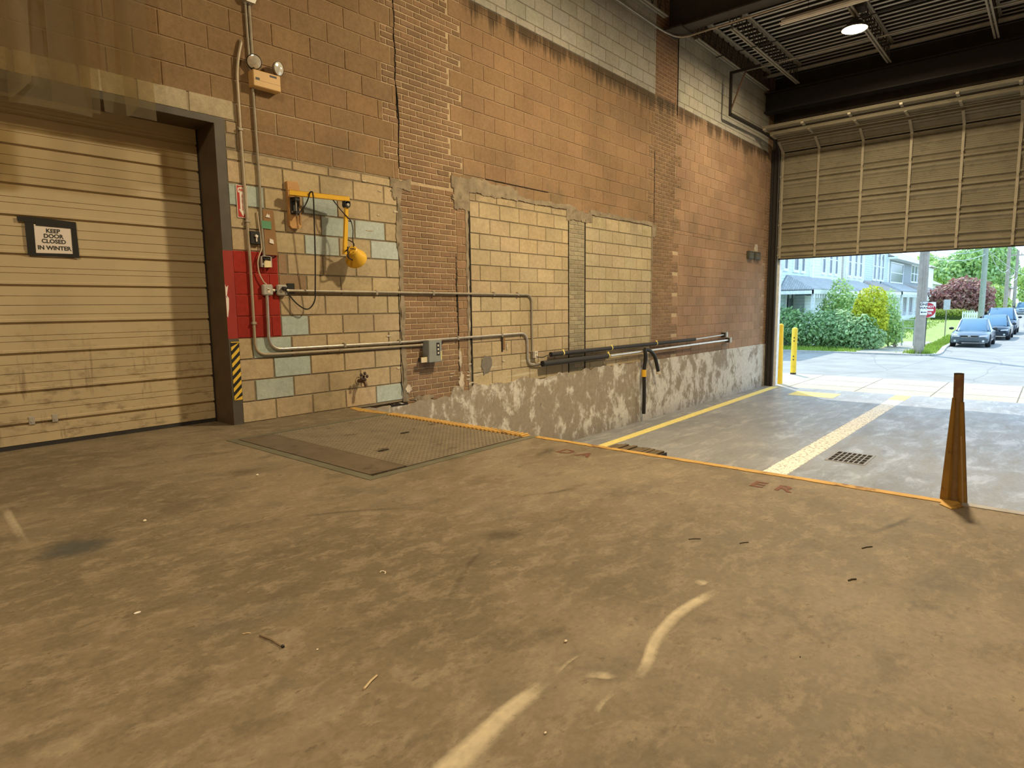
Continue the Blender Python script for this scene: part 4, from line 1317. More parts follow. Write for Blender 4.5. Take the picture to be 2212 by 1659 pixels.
# two long pipes in black foam, with yellow ties
def foam(name, label, a, b, r, ext, extr, extm, ties, boxx):
    t = thing(name, label, 'pipe', (a[0], a[1], a[2]-r))
    m = MB(); m.tube([a, b], r, 14); m.build('foam_sleeve', RUBBER, t, smooth=True)
    m = MB(); d = Vector(b)-Vector(a)
    m.lathe(Vector(a) - d.normalized()*.012, d, [(0, .0), (0, r*.6), (.006, r*1.06), (.05, r*1.06)], 14); m.build('end_wrap', BLACK, t, smooth=True)
    m = MB(); m.tube([b if not isinstance(b, Vector) else b, ext], extr, 10); m.build('bare_pipe', extm, t, smooth=True)
    m = MB(); e = Vector(ext); m.box(e.x, e.y-.05, e.z-.06, e.x+.09, YW-.004, e.z+.06, bev=.006); m.build('end_box', BOXSTEEL, t)
    m = MB(); m.box(e.x-.05, e.y-.035, e.z-.05, e.x-.002, e.y+.05, e.z+.05, bev=.004); m.build('end_connector', STEEL_BK, t)
    TIE = plain('lemon_tape', (.72, .62, .20), .6, bump=0)
    for f in ties:
        m = MB(); q = Vector(a) + d*f
        m.lathe(q - d.normalized()*.013, d, [(0, r*1.02), (.0, r*1.09), (.026, r*1.09), (.026, r*1.02)], 14)
        m.box(q.x-.02, q.y-.02, q.z+r*.9, q.x+.02, q.y+.005, q.z+r*1.7, bev=.004)
        m.build('yellow_tie', TIE, t)
    return t
foam('foam_covered_pipe', 'upper foam-covered pipe with yellow ties along the concrete base', (7.55, YW-.075, .358), (12.55, YW-.075, .352), .034, (14.15, YW-.06, .385), .016, GALV, (.06, .34, .66), 1)
foam('foam_covered_pipe', 'lower pipe, part foam sleeve and part shiny bare metal', (7.32, YW-.095, .235), (9.15, YW-.095, .232), .042, (14.32, YW-.085, .255), .022, plain('bright_pipe', (.66, .63, .58), .3, .6, .1), (.98,), 1)
t = thing('rubber_hose', 'long black hose hanging straight down from the lower pipe', 'hose', (10.34, YW-.12, -.93))
m = MB(); m.tube(arc([(10.31, YW-.13, .285), (10.33, YW-.15, .15), (10.315, YW-.12, -.1), (10.34, YW-.12, -.5), (10.365, YW-.10, -.93)], .3, 5), .034, 10); m.build('hose_body', BLACK, t, smooth=True)
m = MB(); m.lathe((10.316, YW-.12, -.10), (.02, 0, -1), [(0, .036), (.0, .046), (.13, .046), (.13, .036)], 12); m.build('yellow_collar', YEL, t)
t = thing('rubber_hose', 'short black hose curving down beside the long hanging hose', 'hose', (10.6, YW-.12, -.17))
m = MB(); m.tube(arc([(10.34, YW-.12, .27), (10.5, YW-.15, .24), (10.66, YW-.16, .12), (10.79, YW-.16, -.165)], .2, 6), .034, 10); m.build('hose_body', BLACK, t, smooth=True)
m = MB(); m.lathe((10.79, YW-.16, -.165), (.3, 0, -1), [(0, .036), (.0, .044), (.05, .044), (.05, 0)], 12); m.build('pale_fitting', WHITE_PL, t)
# pair of dark boxes by the street door
for x0, x1, lab in ((15.50, 15.83, 'dark control box farther from the street door, of the pair on the brown wall'), (15.92, 16.28, 'dark control box next to the street door, under the pale bare scar')):
    t = thing('control_box', lab, 'electrical box', ((x0+x1)/2, YW, 2.165), 'control boxes by the street door')
    m = MB(); m.box(x0, YW-.07, 2.165, x1, YW-.004, 2.36, bev=.01); m.build('box', plain('dark_grey_box', (.06, .058, .045), .5), t)
    m = MB(); m.box(x0+.05, YW-.075, 2.20, x1-.05, YW-.069, 2.33, bev=.003)
    m.build('cover', plain('grey_box_cover', (.11, .105, .085), .5), t)
m = MB(); m.prism([(15.48, 2.365), (16.0, 2.385), (16.05, 2.55), (16.2, 2.56), (16.24, 2.37), (16.26, 2.36), (15.48, 2.355)], YW-.010, YW+.004); struct(m.build('bare_scar', PLASTER_W, wall_back))

# ------------------------------------------------------------------ clear strip curtain in front of the dock door
cu = thing('strip_curtain', 'cloudy vinyl strip curtain hanging high over the dock door', 'curtain', (1.2, 5.5, 2.6))
CY = 5.52
rc = random.Random(4)
def strip(x0, x1, dx, zb, y, bow, curl):
    m = MB(); nx, nz = 10, 22
    g = []
    for j in range(nz+1):
        t = j/nz; z = 4.55 + (zb-4.55)*t
        for i in range(nx+1):
            s = i/nx
            zz = z
            if curl and t > .8: zz = z + max(0, s-.7)*curl*(t-.8)*5
            m.v.append((x0+(x1-x0)*s + dx*t, y + bow*math.sin(PI*s)*(.4+.6*t) + .012*math.sin(6*t+x0*9) + (0.05*max(0, t-.9)*10*(1-abs(2*s-1)) if curl else 0), zz))
    for j in range(nz):
        for i in range(nx):
            a = j*(nx+1)+i; m.face([a, a+1, a+nx+2, a+nx+1])
    o = m.build('vinyl_strip', VINYL, cu, smooth=True)
    return o
strip(.55, .98, -.02, 2.50, CY-.06, -.03, 0)
strip(.98, 1.36, -.06, 2.52, CY-.09, -.035, .45)
strip(1.24, 1.735, -.07, 2.50, CY-.02, -.03, .0)
strip(1.43, 1.73, -.015, 2.53, CY-.05, .02, .0)
strip(1.70, 1.94, .06, 2.57, CY+.00, -.02, .3)
strip(1.86, 2.075, .03, 2.56, CY-.035, -.004, .0)
strip(-.2, .6, 0, 2.58, CY-.03, -.03, 0)
m = MB(); m.box(-.3, CY-.13, 4.52, 2.25, CY+.06, 4.6); m.build('hanging_rail', GALV_DULL, cu)
for x in (.1, 1.1, 2.1):
    m = MB(); m.box(x-.02, CY, 4.53, x+.02, YW-.004, 4.57); m.build('rail_bracket', GALV_DULL, cu)
# ------------------------------------------------------------------ dock leveler
t = thing('dock_leveler', 'steel tread plate dock leveler set flush in the dock floor', 'dock leveler', (3.18, 4.18, -.2))
m = MB()
for a in ((LX0, LY0, LX1, LY0+.07), (LX0, LY1-.05, LX1, LY1), (LX0, LY0+.07, LX0+.07, LY1-.05)):
    m.box(a[0], a[1], -.05, a[2], a[3], .003)
m.build('pit_frame', TREAD_GR, t)
m = MB(); m.box(LX0+.08, LY0+.105, -.03, 2.70, LY1-.065, .004); m.build('hinge_plate', plain('plain_deck_steel', (.15, .115, .08), .5, .3, .2, 6, dirt=((.09, .065, .045), 5, .55)), t)
m = MB(); m.box(2.708, LY0+.095, -.03, 3.93, LY1-.07, .003)
deck = m.build('deck_plate', TREAD, t)
m = MB()
rr = random.Random(9)
ix = 0; x = 2.73
while x < 3.925:
    y = LY0+.115 + (.021 if ix % 2 else 0); s = 1 if ix % 2 else -1
    while y < LY1-.085:
        a = .011; b = .0045
        ux, uy = .72, .69*s
        P = [(x+ux*a, y+uy*a), (x-uy*b, y+ux*b), (x-ux*a, y-uy*a), (x+uy*b, y-ux*b)]
        n = len(m.v)
        m.v += [(p[0], p[1], .0028) for p in P] + [(x+ux*a*.6, y+uy*a*.6, .0072), (x-ux*a*.6, y-uy*a*.6, .0072)]
        m.face([n, n+1, n+4]); m.face([n+1, n+2, n+5, n+4]); m.face([n+2, n+3, n+5]); m.face([n+3, n, n+4, n+5])
        y += .042
    x += .021; ix += 1
m.build('tread_pattern', TREAD, t, fix=False)
m = MB(); m.box(3.93, LY0+.075, -.06, 4.03, LY1-.06, .004)
lip = m.build('lip', YEL_WORN, t)
m = MB(); k = 0; y = LY0+.10
while y < LY1-.08:
    m.box(3.925, y, .002, 4.03, y+.024, .017, bev=.004); y += .05
m.build('lip_lug', YEL_WORN, t)
for cx, cy in ((2.90, 3.80), (3.44, 4.20)):
    m = MB(); m.slab([(cx+.05*math.cos(a*PI/8), cy+.018*math.sin(a*PI/8)) for a in range(16)], .0025, .0078); m.build('lift_slot', CRACK, t)
m = MB(); m.box(LX0+.02, LY0+.02, -.2, 4.0, LY1-.02, -.06); m.build('pit_pan', CRACK, t)
# rubber bumpers on the dock face
def bumper(y0, y1, label, z1):
    t = thing('dock_bumper', label, 'bumper', (XE+.12, (y0+y1)/2, z1-.35))
    m = MB(); k = int((y1-y0)/.035)
    for i in range(k):
        a = y0+(y1-y0)*i/k; m.box(XE+.02, a+.002, z1-.34+rnd(0, .006), XE+.255, y0+(y1-y0)*(i+1)/k-.002, z1+rnd(-.008, .004))
    m.build('rubber_ply', plain('brown_bumper_rubber', (.10, .07, .035), .8, 0, .3, 14), t)
    m = MB(); m.box(XE+.003, y0-.03, z1-.36, XE+.02, y1+.03, z1+.0); m.box(XE+.02, y0-.012, z1-.3, XE+.27, y0, z1-.02); m.box(XE+.02, y1, z1-.3, XE+.27, y1+.012, z1-.02)
    m.build('steel_plate', STEEL_BK, t)
bumper(2.18, 2.60, 'laminated brown rubber bumper in front of the dock edge', -.018)
bumper(3.22, 3.42, 'dark dock bumper just beside the leveler corner', -.11)
# guide post at the dock edge
t = thing('guide_post', 'tall tapering rusty yellow guide post standing at the dock edge', 'post', (4.06, .35, ZP))
px, py = 4.065, .335
m = MB(); m.cyl((px+.005, py-.022, ZP), (px+.005, py+.036, .688), .030, 20, .0225); m.build('pipe', plain('rust_stained_yellow_pipe', (.17, .105, .045), .6, .1, .25, 5, dirt=((.14, .06, .03), 4, .5)), t, smooth=True)
m = MB(); m.lathe((px+.005, py+.036, .686), (0, 0, 1), [(0, .0225), (.006, .0225), (.006, .018), (-.03, .016)], 20); m.build('pipe_rim', STEEL_BK, t)
YWING = plain('rusty_yellow_wing', (.25, .14, .028), .6, .1, .2, 7, dirt=((.10, .045, .02), 5, .55))
for sgn, spread, zt in ((1, .066, .56), (-1, .053, .54)):
    m = MB(); n = len(m.v); rows = []
    for k in range(7):
        f = k/6; z = ZP + (zt-ZP)*f
        yc = py-.022+.058*(z-ZP)/1.773
        zz = max(0, (zt-z)/(zt+.0)) if z > 0 else 1
        w = .024 + (spread-.024)*min(1, zz)
        rows.append(len(m.v))
        xb = px-.026 if z > .05 else XE+.010
        m.v += [(xb+.012, yc+sgn*w, z), (px+.005, yc+sgn*(w+.003), z), (px+.018, yc+sgn*w*.6, z), (px+.005, yc, z), (xb, yc+sgn*w*.45, z)]
    for a_, b_ in zip(rows[:-1], rows[1:]):
        for i in range(5): m.face([a_+i, a_+(i+1) % 5, b_+(i+1) % 5, b_+i])
    m.face([rows[0]+i for i in range(5)]); m.face([rows[-1]+i for i in range(5)][::-1])
    m.build('wing', YWING, t)
m = MB()
P = [(px-.040, py-.012, -.01), (px-.034, py-.012, -.01), (px-.034, py-.02, -.01), (px-.040, py-.02, -.01)]
m.cyl((px-.034, py-.026, -.004), (px-.024, py+.004, .36), .005, 6)
m.build('weld_rib', plain('pale_weld_rib', (.30, .20, .10), .6), t)
# drain grate
t = thing('drain_grate', 'cast iron drain grate set in the drive floor', 'grate', (9.6, 2.05, ZP))
m = MB(); m.box(9.30, 1.83, ZP-.0, 9.92, 2.27, ZP+.002); m.build('sump', CRACK, t)
m = MB()
for a in ((9.27, 1.80, 9.95, 1.83), (9.27, 2.27, 9.95, 2.30), (9.27, 1.83, 9.30, 2.27), (9.92, 1.83, 9.95, 2.27)): m.box(a[0], a[1], ZP, a[2], a[3], ZP+.006)
for i in range(1, 7): y = 1.83+.44*i/7; m.box(9.30, y-.009, ZP+.002, 9.92, y+.009, ZP+.006)
for i in range(1, 4): x = 9.30+.62*i/4; m.box(x-.008, 1.83, ZP, x+.008, 2.27, ZP+.0055)
m.build('grate_bar', plain('worn_cast_iron', (.30, .28, .25), .5, .3), t)

# litter on the dock floor
def twig(x0, y0, x1, y1, r, mt, name, label, cat='litter', tip=None, grp=None):
    t = thing(name, label, cat, ((x0+x1)/2, (y0+y1)/2, 0), grp)
    m = MB(); mid = ((x0+x1)/2+r, (y0+y1)/2+r, r*1.1)
    m.tube([(x0, y0, r*.9), mid, (x1, y1, r*.9)], r, 6); m.build('shaft', mt, t, smooth=True)
    if tip:
        m = MB(); m.ball((x1, y1, r*1.1), r*1.5, r*1.5, r*1.3, 8, 6); m.build('tip', tip, t, smooth=True)
STRAW = plain('pale_splinter', (.55, .43, .25), .7); TWIG = plain('dark_twig', (.06, .045, .03), .8); PEN = plain('dull_pen_barrel', (.22, .17, .11), .5)
twig(.937, 1.925, .948, 1.80, .0042, PEN, 'pen', 'dull thin pen with a dark end lying on the dock floor', 'pen', BLACK)
twig(.978, 1.412, 1.042, 1.437, .0035, STRAW, 'wood_splinter', 'longest pale wood splinter lying on the dock floor', 'splinter')
twig(.905, 1.98, .925, 1.965, .002, STRAW, 'wood_chip', 'tiny straw-coloured chip beside the dull thin pen', 'splinter')
twig(3.0, .575, 3.05, .545, .0026, TWIG, 'twig', 'dark twig on the floor toward the rusty guide post, longer one', 'twig')
twig(2.605, .54, 2.64, .52, .003, TWIG, 'twig', 'dark stubby twig on the floor beyond the longest pale curved streak', 'twig')
twig(2.63, 1.21, 2.67, 1.17, .002, TWIG, 'twig', 'thin dark twig between the red ER letters and the pale streaks', 'twig')
twig(2.725, 1.01, 2.765, .985, .002, TWIG, 'twig', 'thin dark twig between the guide post and the red ER letters', 'twig')
def pebble(x, y, r, mt, label, sq=.7):
    m = MB(); m.ball((x, y, r*sq*.9), r, r*.8, r*sq, 10, 6); tag(m.build('pebble', mt, smooth=True), label, 'pebble')
CHALK = plain('chalk_white_bit', (.75, .66, .5), .8)
pebble(1.548, 1.122, .006, CHALK, 'cream pebble on the floor above the pale curved streaks')
pebble(1.127, 3.478, .009, CHALK, 'white bit on the floor in front of the dock door')
pebble(1.938, 3.877, .010, CHALK, 'white bit on the floor by the plain edge of the leveler')
pebble(1.01, 1.70, .004, CHALK, 'white bit on the floor beside the dark tip of the dull thin pen')
pebble(1.16, .905, .004, CHALK, 'white bit near the broad pale streak at the bottom')
pebble(1.93, .52, .0025, TWIG, 'dark bit on the bare floor in front of the twigs')
m = MB()
for dx, dy, r in ((0, 0, .009),):
    m.slab([(.735+dx+r*math.cos(k*PI/4)*1.3, 2.42+dy+r*math.sin(k*PI/4)*.8) for k in range(8)], .0005, .003)
tag(m.build('paper_flake', WHITE), 'small white paper flake on the floor between the blue-grey smudge and the thin pen', 'litter')
m = MB(); m.tube(arc([(1.50, 2.02, .003), (1.515, 2.03, .003), (1.52, 2.005, .003), (1.505, 1.995, .003)], .01, 4), .002, 5); tag(m.build('plastic_curl', CHALK), 'small white curl of plastic on the floor below the leveler', 'litter')
# leaves blown in on the drive floor
LEAFM = plain('dead_leaf', (.10, .07, .04), .8)
rl = random.Random(8)
for i, (x, y, lab) in enumerate(((5.2, .75, 'dead leaf on the drive floor just beyond the bare dock edge'), (7.6, .70, 'dead leaf out on the drive floor beyond the guide post'))):
    m = MB(); P = []
    for k in range(9):
        a = 2*PI*k/9; r = rl.uniform(.02, .05); P.append((x+r*math.cos(a), y+r*math.sin(a)*1.2, ZP+.004+rl.uniform(0, .03)))
    n = len(m.v); m.v += P + [(x, y, ZP+.006)]
    for k in range(9): m.face([n+k, n+(k+1) % 9, n+9])
    tag(m.build('dead_leaf', LEAFM, fix=False), lab, 'leaf')
# ------------------------------------------------------------------ the street outside
WALK = m_ground('sidewalk_concrete', (.40, .375, .31), (.48, .45, .375), 1.2)
ASPH = m_ground('street_asphalt', (.27, .265, .25), (.335, .33, .315), .8, .9, (.19, .19, .195))
LAWN = m_ground('lawn_soil', (.24, .33, .08), (.34, .42, .13), 2.5)
DIRT = m_ground('dusty_path', (.34, .31, .26), (.44, .41, .35), 2.0)
CURB = plain('kerb_concrete', (.42, .41, .38), .85)
def rise(x, y):
    if x < 40: return ZP
    s = ZP + (x-40)*.0068
    if y > 3.3:
        s = max(s, ZP + min(1, (x-40)/24)*.85)
    return s
m = MB(); m.box(17.02, -30, ZP-.3, 20.45, 45, ZP)
o = struct(m.build('sidewalk', WALK)); sidewalk = o
m = MB()
for x in (17.93, 19.15): m.box(x-.012, -30, ZP-.01, x+.012, 45, ZP+.0015)
for k in range(-12, 20): y = .51+1.56*k; m.box(17.05, y-.012, ZP-.01, 20.44, y+.012, ZP+.0015)
struct(m.build('joint_line', plain('dark_joint_line', (.18, .16, .12), .9), sidewalk))  # dark strips for the joints between the slabs
m = MB(); m.box(20.45, -30, ZP-.3, 30.15, 60, ZP-.012); struct(m.build('street', ASPH))
m = MB()
xs = [30.15, 40, 60, 90, 130, 260]
for a, b in zip(xs[:-1], xs[1:]):
    m.poly([(a, -12, rise(a, 0)-.012), (b, -12, rise(b, 0)-.012), (b, 4.2, rise(b, 0)-.012), (a, 4.2, rise(a, 0)-.012)])
struct(m.build('side_street', ASPH))
m = MB()
def kerb_y(x):
    return 3.66 + max(0, min(1, (x-31.5)/4.5))*.28
xs = [30.3, 31, 32, 36, 40, 44, 52, 58, 64, 90, 260]; ys = [0, 6, 12, 30, 90]
for a, b in zip(xs[:-1], xs[1:]):
    for c, d in zip(ys[:-1], ys[1:]):
        m.poly([(a, c or kerb_y(a), rise(a, 5)), (b, c or kerb_y(b), rise(b, 5)), (b, d, rise(b, 5)), (a, d, rise(a, 5))])
m.poly([(30.3, -60, ZP+.0), (260, -60, ZP), (260, -12, ZP), (30.3, -12, ZP)])
struct(m.build('ground_lawn', LAWN))
m = MB()
path = arc([(30.2, 60, 0), (30.2, 3.62, 0), (32, 3.62, 0)], .8, 8) + [Vector((36, 3.92, 0)), Vector((44, 4.04, 0)), Vector((64, 4.02, 0)), Vector((200, 4.02, 0))]
for p, q in zip(path[:-1], path[1:]):
    d = (q-p).normalized(); nn = Vector((-d.y, d.x, 0))*.09
    za, zb = rise(p.x, 3), rise(q.x, 3)
    n = len(m.v)
    m.v += [(*(p+nn).xy, za-.1), (*(p-nn).xy, za-.1), (*(p-nn).xy, za+.05), (*(p+nn).xy, za+.05), (*(q+nn).xy, zb-.1), (*(q-nn).xy, zb-.1), (*(q-nn).xy, zb+.05), (*(q+nn).xy, zb+.05)]
    for f in ([n, n+1, n+2, n+3], [n+4, n+7, n+6, n+5], [n, n+4, n+5, n+1], [n+1, n+5, n+6, n+2], [n+2, n+6, n+7, n+3], [n+3, n+7, n+4, n]): m.face(f)
struct(m.build('kerb', CURB))
m = MB(); m.slab([(30.4, 4.5), (32.6, 4.9), (44, 5.0), (64, 5.0), (64, 6.3), (44, 6.25), (34.2, 6.2), (33.2, 6.9), (30.4, 7.1)], ZP-.02, ZP+.02)
struct(m.build('front_path', DIRT))
GRASSM = vcol('grass_blades', .8, .2, 20, .3)
m = MB(); rg = random.Random(21)
def tuft(x, y, h, dens=1):
    z = rise(x, y)
    for _ in range(dens):
        a = rg.uniform(0, 2*PI); w = .03; hh = h*rg.uniform(.6, 1.3); lx, ly = rg.uniform(-.06, .06), rg.uniform(-.06, .06)
        g = rg.uniform(.7, 1.25); c = (.30*g, .42*g, .07*g, 1)
        n = len(m.v); m.v += [(x-w*math.cos(a), y-w*math.sin(a), z), (x+w*math.cos(a), y+w*math.sin(a), z), (x+lx, y+ly, z+hh)]
        m.face([n, n+1, n+2], 0, c)
for _ in range(2600): tuft(rg.uniform(30.45, 33.0), rg.uniform(6.6, 14.5), .13)
for _ in range(2200): xg = rg.uniform(31.6, 45); tuft(xg, rg.uniform(kerb_y(xg)+.1, 4.8), .10)
for _ in range(250): tuft(30.85+abs(rg.gauss(0, .25)), 4.25+rg.gauss(0, .25), .20)
for _ in range(1500): tuft(rg.uniform(42, 66), rg.uniform(6.4, 9.5), .12)
tag(m.build('lawn_grass', GRASSM, fix=False), 'short sunlit grass on the verge and lawns across the street', 'grass', None, 'stuff')

# bollards at the sidewalk
t = thing('yellow_bollard', 'yellow guard post with flared foot touching the door jamb outside', 'bollard', (17.6, 5.62, ZP))
m = MB(); m.cyl((17.62, 5.60, ZP), (17.62, 5.60, .5), .085, 18, .060); m.build('pipe', YEL_OUT, t, smooth=True)
m = MB(); m.ball((17.62, 5.60, .5), .060, .060, .045, 14, 6); m.build('cap', YEL_OUT, t, smooth=True)
t = thing('yellow_bollard', 'straight yellow bollard at the outer edge of the sidewalk', 'bollard', (20.2, 6.03, ZP))
m = MB(); m.cyl((20.25, 6.03, ZP), (20.25, 6.03, .30), .082, 18); m.build('pipe', YEL_OUT, t, smooth=True)
m = MB(); m.ball((20.25, 6.03, .30), .082, .082, .05, 14, 6); m.build('cap', YEL_OUT, t, smooth=True)
m = MB()
m.cyl((20.25, 6.03, ZP), (20.25, 6.03, ZP+.05), .0835, 18); m.build('rusty_foot', TWIG, t)
for z in (.02, -.08, -.55, -.65):
    m = MB(); m.box(20.163, 6.0, z, 20.17, 6.03, z+.04); m.build('rust_chip', TWIG, t)

# ------------------------------------------------------------------ plants
LEAF = vcol('leaf_green', .55, .15, 3, .35, .4, 0)
BARK = plain('bark', (.16, .12, .09), .9, 0, .25, 6)
def leaves(blobs, n, size, cols, seed, shell=.55, up=.35):
    m = MB(); r = random.Random(seed)
    wts = [b[3]*b[4]*b[5] for b in blobs]
    for _ in range(n):
        bx, by, bz, rx, ry, rz = r.choices(blobs, wts)[0]
        while True:
            v = Vector((r.gauss(0, 1), r.gauss(0, 1), r.gauss(0, 1)))
            if v.length > .1: break
        v.normalize(); k = 1 - (1-shell)*r.random()**1.6
        bump = 1 + .18*mnoise.noise(Vector((v.x*2.2+bx, v.y*2.2+by, v.z*2.2+bz)))
        p = Vector((bx+v.x*rx*k*bump, by+v.y*ry*k*bump, bz+v.z*rz*k*bump))
        nd = (v + Vector((r.gauss(0, .5), r.gauss(0, .5), up+r.gauss(0, .4)))).normalized()
        u = nd.orthogonal().normalized(); u = Matrix.Rotation(r.uniform(0, 2*PI), 3, nd) @ u; w = nd.cross(u)
        s = size*r.uniform(.6, 1.35)
        c = r.choice(cols); g = r.uniform(.75, 1.25)
        c = (c[0]*g, c[1]*g, c[2]*g, 1)
        i = len(m.v)
        m.v += [tuple(p-u*s), tuple(p+w*s*.55), tuple(p+u*s), tuple(p-w*s*.55)]
        m.face([i, i+1, i+2, i+3], 0, c)
    return m
def plant(name, label, cat, base, blobs, n, size, cols, seed, trunk=None, grp=None, shell=.55):
    t = thing(name, label, cat, base, grp)
    leaves(blobs, n, size, cols, seed, shell).build('foliage', LEAF, t, fix=False)
    m = MB()
    r = random.Random(seed+1)
    if trunk:
        h, rad = trunk
        m.cyl((base[0], base[1], base[2]-.1), (base[0], base[1], base[2]+h), rad, 10, rad*.6)
        for b in blobs[:6]: m.cyl((base[0], base[1], base[2]+h*.8), (b[0], b[1], b[2]), rad*.45, 7, rad*.15)
        m.build('trunk', BARK, t, smooth=True)
    else:
        for b in blobs: m.cyl((b[0]+r.uniform(-.2, .2), b[1]+r.uniform(-.2, .2), base[2]-.05), (b[0], b[1], b[2]+b[5]*.5), .03, 6, .012)
        m.build('stem', BARK, t)
    return t
DKG = [(.20, .34, .14), (.30, .48, .20), (.40, .58, .27), (.52, .68, .36)]
MDG = [(.28, .46, .14), (.40, .58, .20), (.48, .64, .25)]
LIM = [(.58, .62, .03), (.68, .68, .05), (.46, .52, .03)]
LGT = [(.46, .62, .18), (.56, .70, .25), (.38, .55, .15)]
RED = [(.38, .17, .15), (.46, .22, .19), (.28, .13, .13), (.40, .27, .18)]
plant('hedge_bush', 'dark green leafy hedge bush under the pale blue house windows', 'bush', (33.6, 10.2, ZP),
      [(33.6, 10.6, -.1, 1.0, 1.0, 1.0), (33.5, 9.7, -.1, .9, .9, .95), (34.2, 10.9, .2, .8, .9, .95), (33.4, 9.0, -.2, .9, .9, .9)], 4200, .085, DKG+MDG[:1], 1)
plant('hedge_bush', 'dark green leafy bush in the middle of the hedge, below the tall light shrub', 'bush', (33.4, 8.0, ZP),
      [(33.5, 8.4, -.2, .9, .9, .95), (33.2, 7.7, -.2, .9, .8, 1.0), (33.5, 7.9, .25, .7, .7, .55)], 3600, .085, DKG, 2)
plant('hedge_bush', 'dark green leafy bush in front of the bright yellow shrub', 'bush', (33.0, 6.7, ZP),
      [(32.9, 6.9, -.3, .8, .75, .85), (33.0, 6.45, -.55, .7, .6, .6), (32.7, 7.2, -.25, .6, .6, .75)], 2800, .080, DKG, 3)
plant('tall_shrub', 'tall light green shrub behind the middle of the hedge', 'bush', (36.0, 8.55, ZP),
      [(36, 8.55, 1.2, .75, .75, 1.2), (36, 8.2, .6, .8, .8, 1.2), (35.9, 8.9, .4, .8, .8, 1.1)], 3400, .075, LGT+MDG, 4)
plant('golden_shrub', 'bright yellow-green rounded shrub rising from the hedge', 'bush', (33.7, 6.6, ZP),
      [(33.7, 6.65, 1.0, .72, .68, .85), (33.7, 6.45, .2, .62, .55, .95), (33.6, 6.95, .6, .55, .5, .7)], 5200, .065, LIM, 5, None, None, .75)
plant('tall_shrub', 'soft green shrub between the yellow shrub and the path', 'bush', (35.2, 6.15, ZP),
      [(35.2, 6.25, .6, .6, .55, 1.15), (35.0, 6.0, -.1, .6, .5, .9), (35.2, 5.85, -.4, .45, .45, .6)], 2600, .07, LGT+MDG+DKG[2:], 6)
z = lambda x: rise(x, 5)
plant('red_maple', 'wide reddish purple maple beyond the far porch', 'tree', (68, 6.4, z(68)),
      [(68, 7.6, 1.6, 1.8, 1.3, 1.0), (68, 6.3, 2.1, 2.0, 1.3, 1.15), (68, 5.2, 1.7, 1.9, 1.2, 1.2), (67.5, 6.6, 1.1, 1.8, 1.9, .8), (68.2, 4.9, .9, 1.5, .9, .8), (68, 8.0, 1.0, 1.3, .9, .6)], 6000, .15, RED, 7, (1.2, .2))
BIG = MDG+LGT[:1]+DKG[2:]
plant('shade_tree', 'large green shade tree behind the red maple', 'tree', (108, 10.2, z(108)),
      [(108, 11.5, 5.6, 3, 2.6, 2.2), (108, 8.6, 7.4, 3.5, 2.8, 2.6), (109, 10.2, 4.6, 3, 3, 1.8), (108, 7.6, 5.0, 3, 2.2, 1.8), (108, 13.4, 5.2, 2.5, 1.6, 1.4)], 6500, .26, BIG, 8, (4.2, .35))
plant('shade_tree', 'green shade tree rising behind the second utility pole', 'tree', (112, 6.5, z(112)),
      [(112, 6.9, 7.6, 3, 2.2, 2.2), (112, 5.7, 6.0, 3, 1.4, 1.6), (112, 6.5, 3.8, 2.4, 1.4, 1.6)], 3600, .26, BIG, 9, (4.5, .3))
plant('street_tree', 'yellow-green tree at the far end of the side street', 'tree', (128, 3.6, z(128)),
      [(128, 3.9, 4.6, 2.5, 1.6, 2.0), (128, 2.4, 3.6, 2.5, 1.6, 2.2), (128, 3.4, 2.0, 2, 1.6, 1.6), (128, 1.0, 4.6, 2.5, 1.6, 2.2)], 4200, .26, LGT+MDG, 10, (2.5, .3))
plant('street_tree', 'low bright tree between the red maple and third utility pole', 'tree', (92, 5.6, z(92)),
      [(92, 5.6, 1.7, 1.6, 1.0, 1.3), (92, 4.9, .8, 1.5, .9, .8)], 2000, .2, LGT+[(.4, .46, .1)], 11, (1.0, .15))
plant('street_tree', 'pale green tree far off above the roofs behind the corner utility pole', 'tree', (120, 16.2, z(120)),
      [(120, 16.2, 6.4, 3, 2.0, 2.4), (120, 14.6, 5.2, 3, 1.8, 1.8)], 2400, .28, LGT, 13, (4, .3))
t = thing('clipped_hedge', 'low clipped yellow-green hedge under the red maple', 'hedge', (61, 6.5, rise(61, 5)))
m = leaves([(61, 5.6+.25*k, .17, .5, .3, .34) for k in range(9)], 2600, .06, [(.34, .42, .05), (.42, .48, .08), (.26, .34, .05)], 12, .7)
m.build('foliage', LEAF, t, fix=False)
m = MB(); m.box(60.7, 5.5, rise(61, 5)-.05, 61.3, 7.7, .2); m.build('stem', plain('hedge_core', (.06, .09, .02), .9), t)

# ------------------------------------------------------------------ utility poles, wires, signs
POLE = plain('weathered_pole', (.36, .31, .26), .85, 0, .2, 4); POLE2 = plain('green_grey_pole', (.33, .36, .29), .85, 0, .15, 4)
def pole(x, y, r, h, mt, label, arms=True):
    b = rise(x, y)
    t = thing('utility_pole', label, 'utility pole', (x, y, b), 'utility poles along the side street')
    m = MB(); m.cyl((x, y, b-.1), (x, y, h), r, 14, r*.75); m.build('pole_shaft', mt, t, smooth=True)
    m = MB()
    if arms:
        m.box(x-.06, y-1.1, h-.7, x+.06, y+1.1, h-.55)
        for k in (-1, -.4, .4, 1): m.cyl((x, y+k, h-.55), (x, y+k, h-.35), .05, 8)
    else:
        m.cyl((x-r*1.1, y-.05, .9), (x-r*1.1, y-.05, h), .02, 6)
    m.build('crossarm' if arms else 'ground_wire', mt, t)
    return t
pole(31.05, 4.28, .195, 9.0, POLE, 'thick corner utility pole carrying the one way sign', False)
pole(59, 4.3, .20, 8.6, POLE2, 'second utility pole, greenish grey, in front of the red maple')
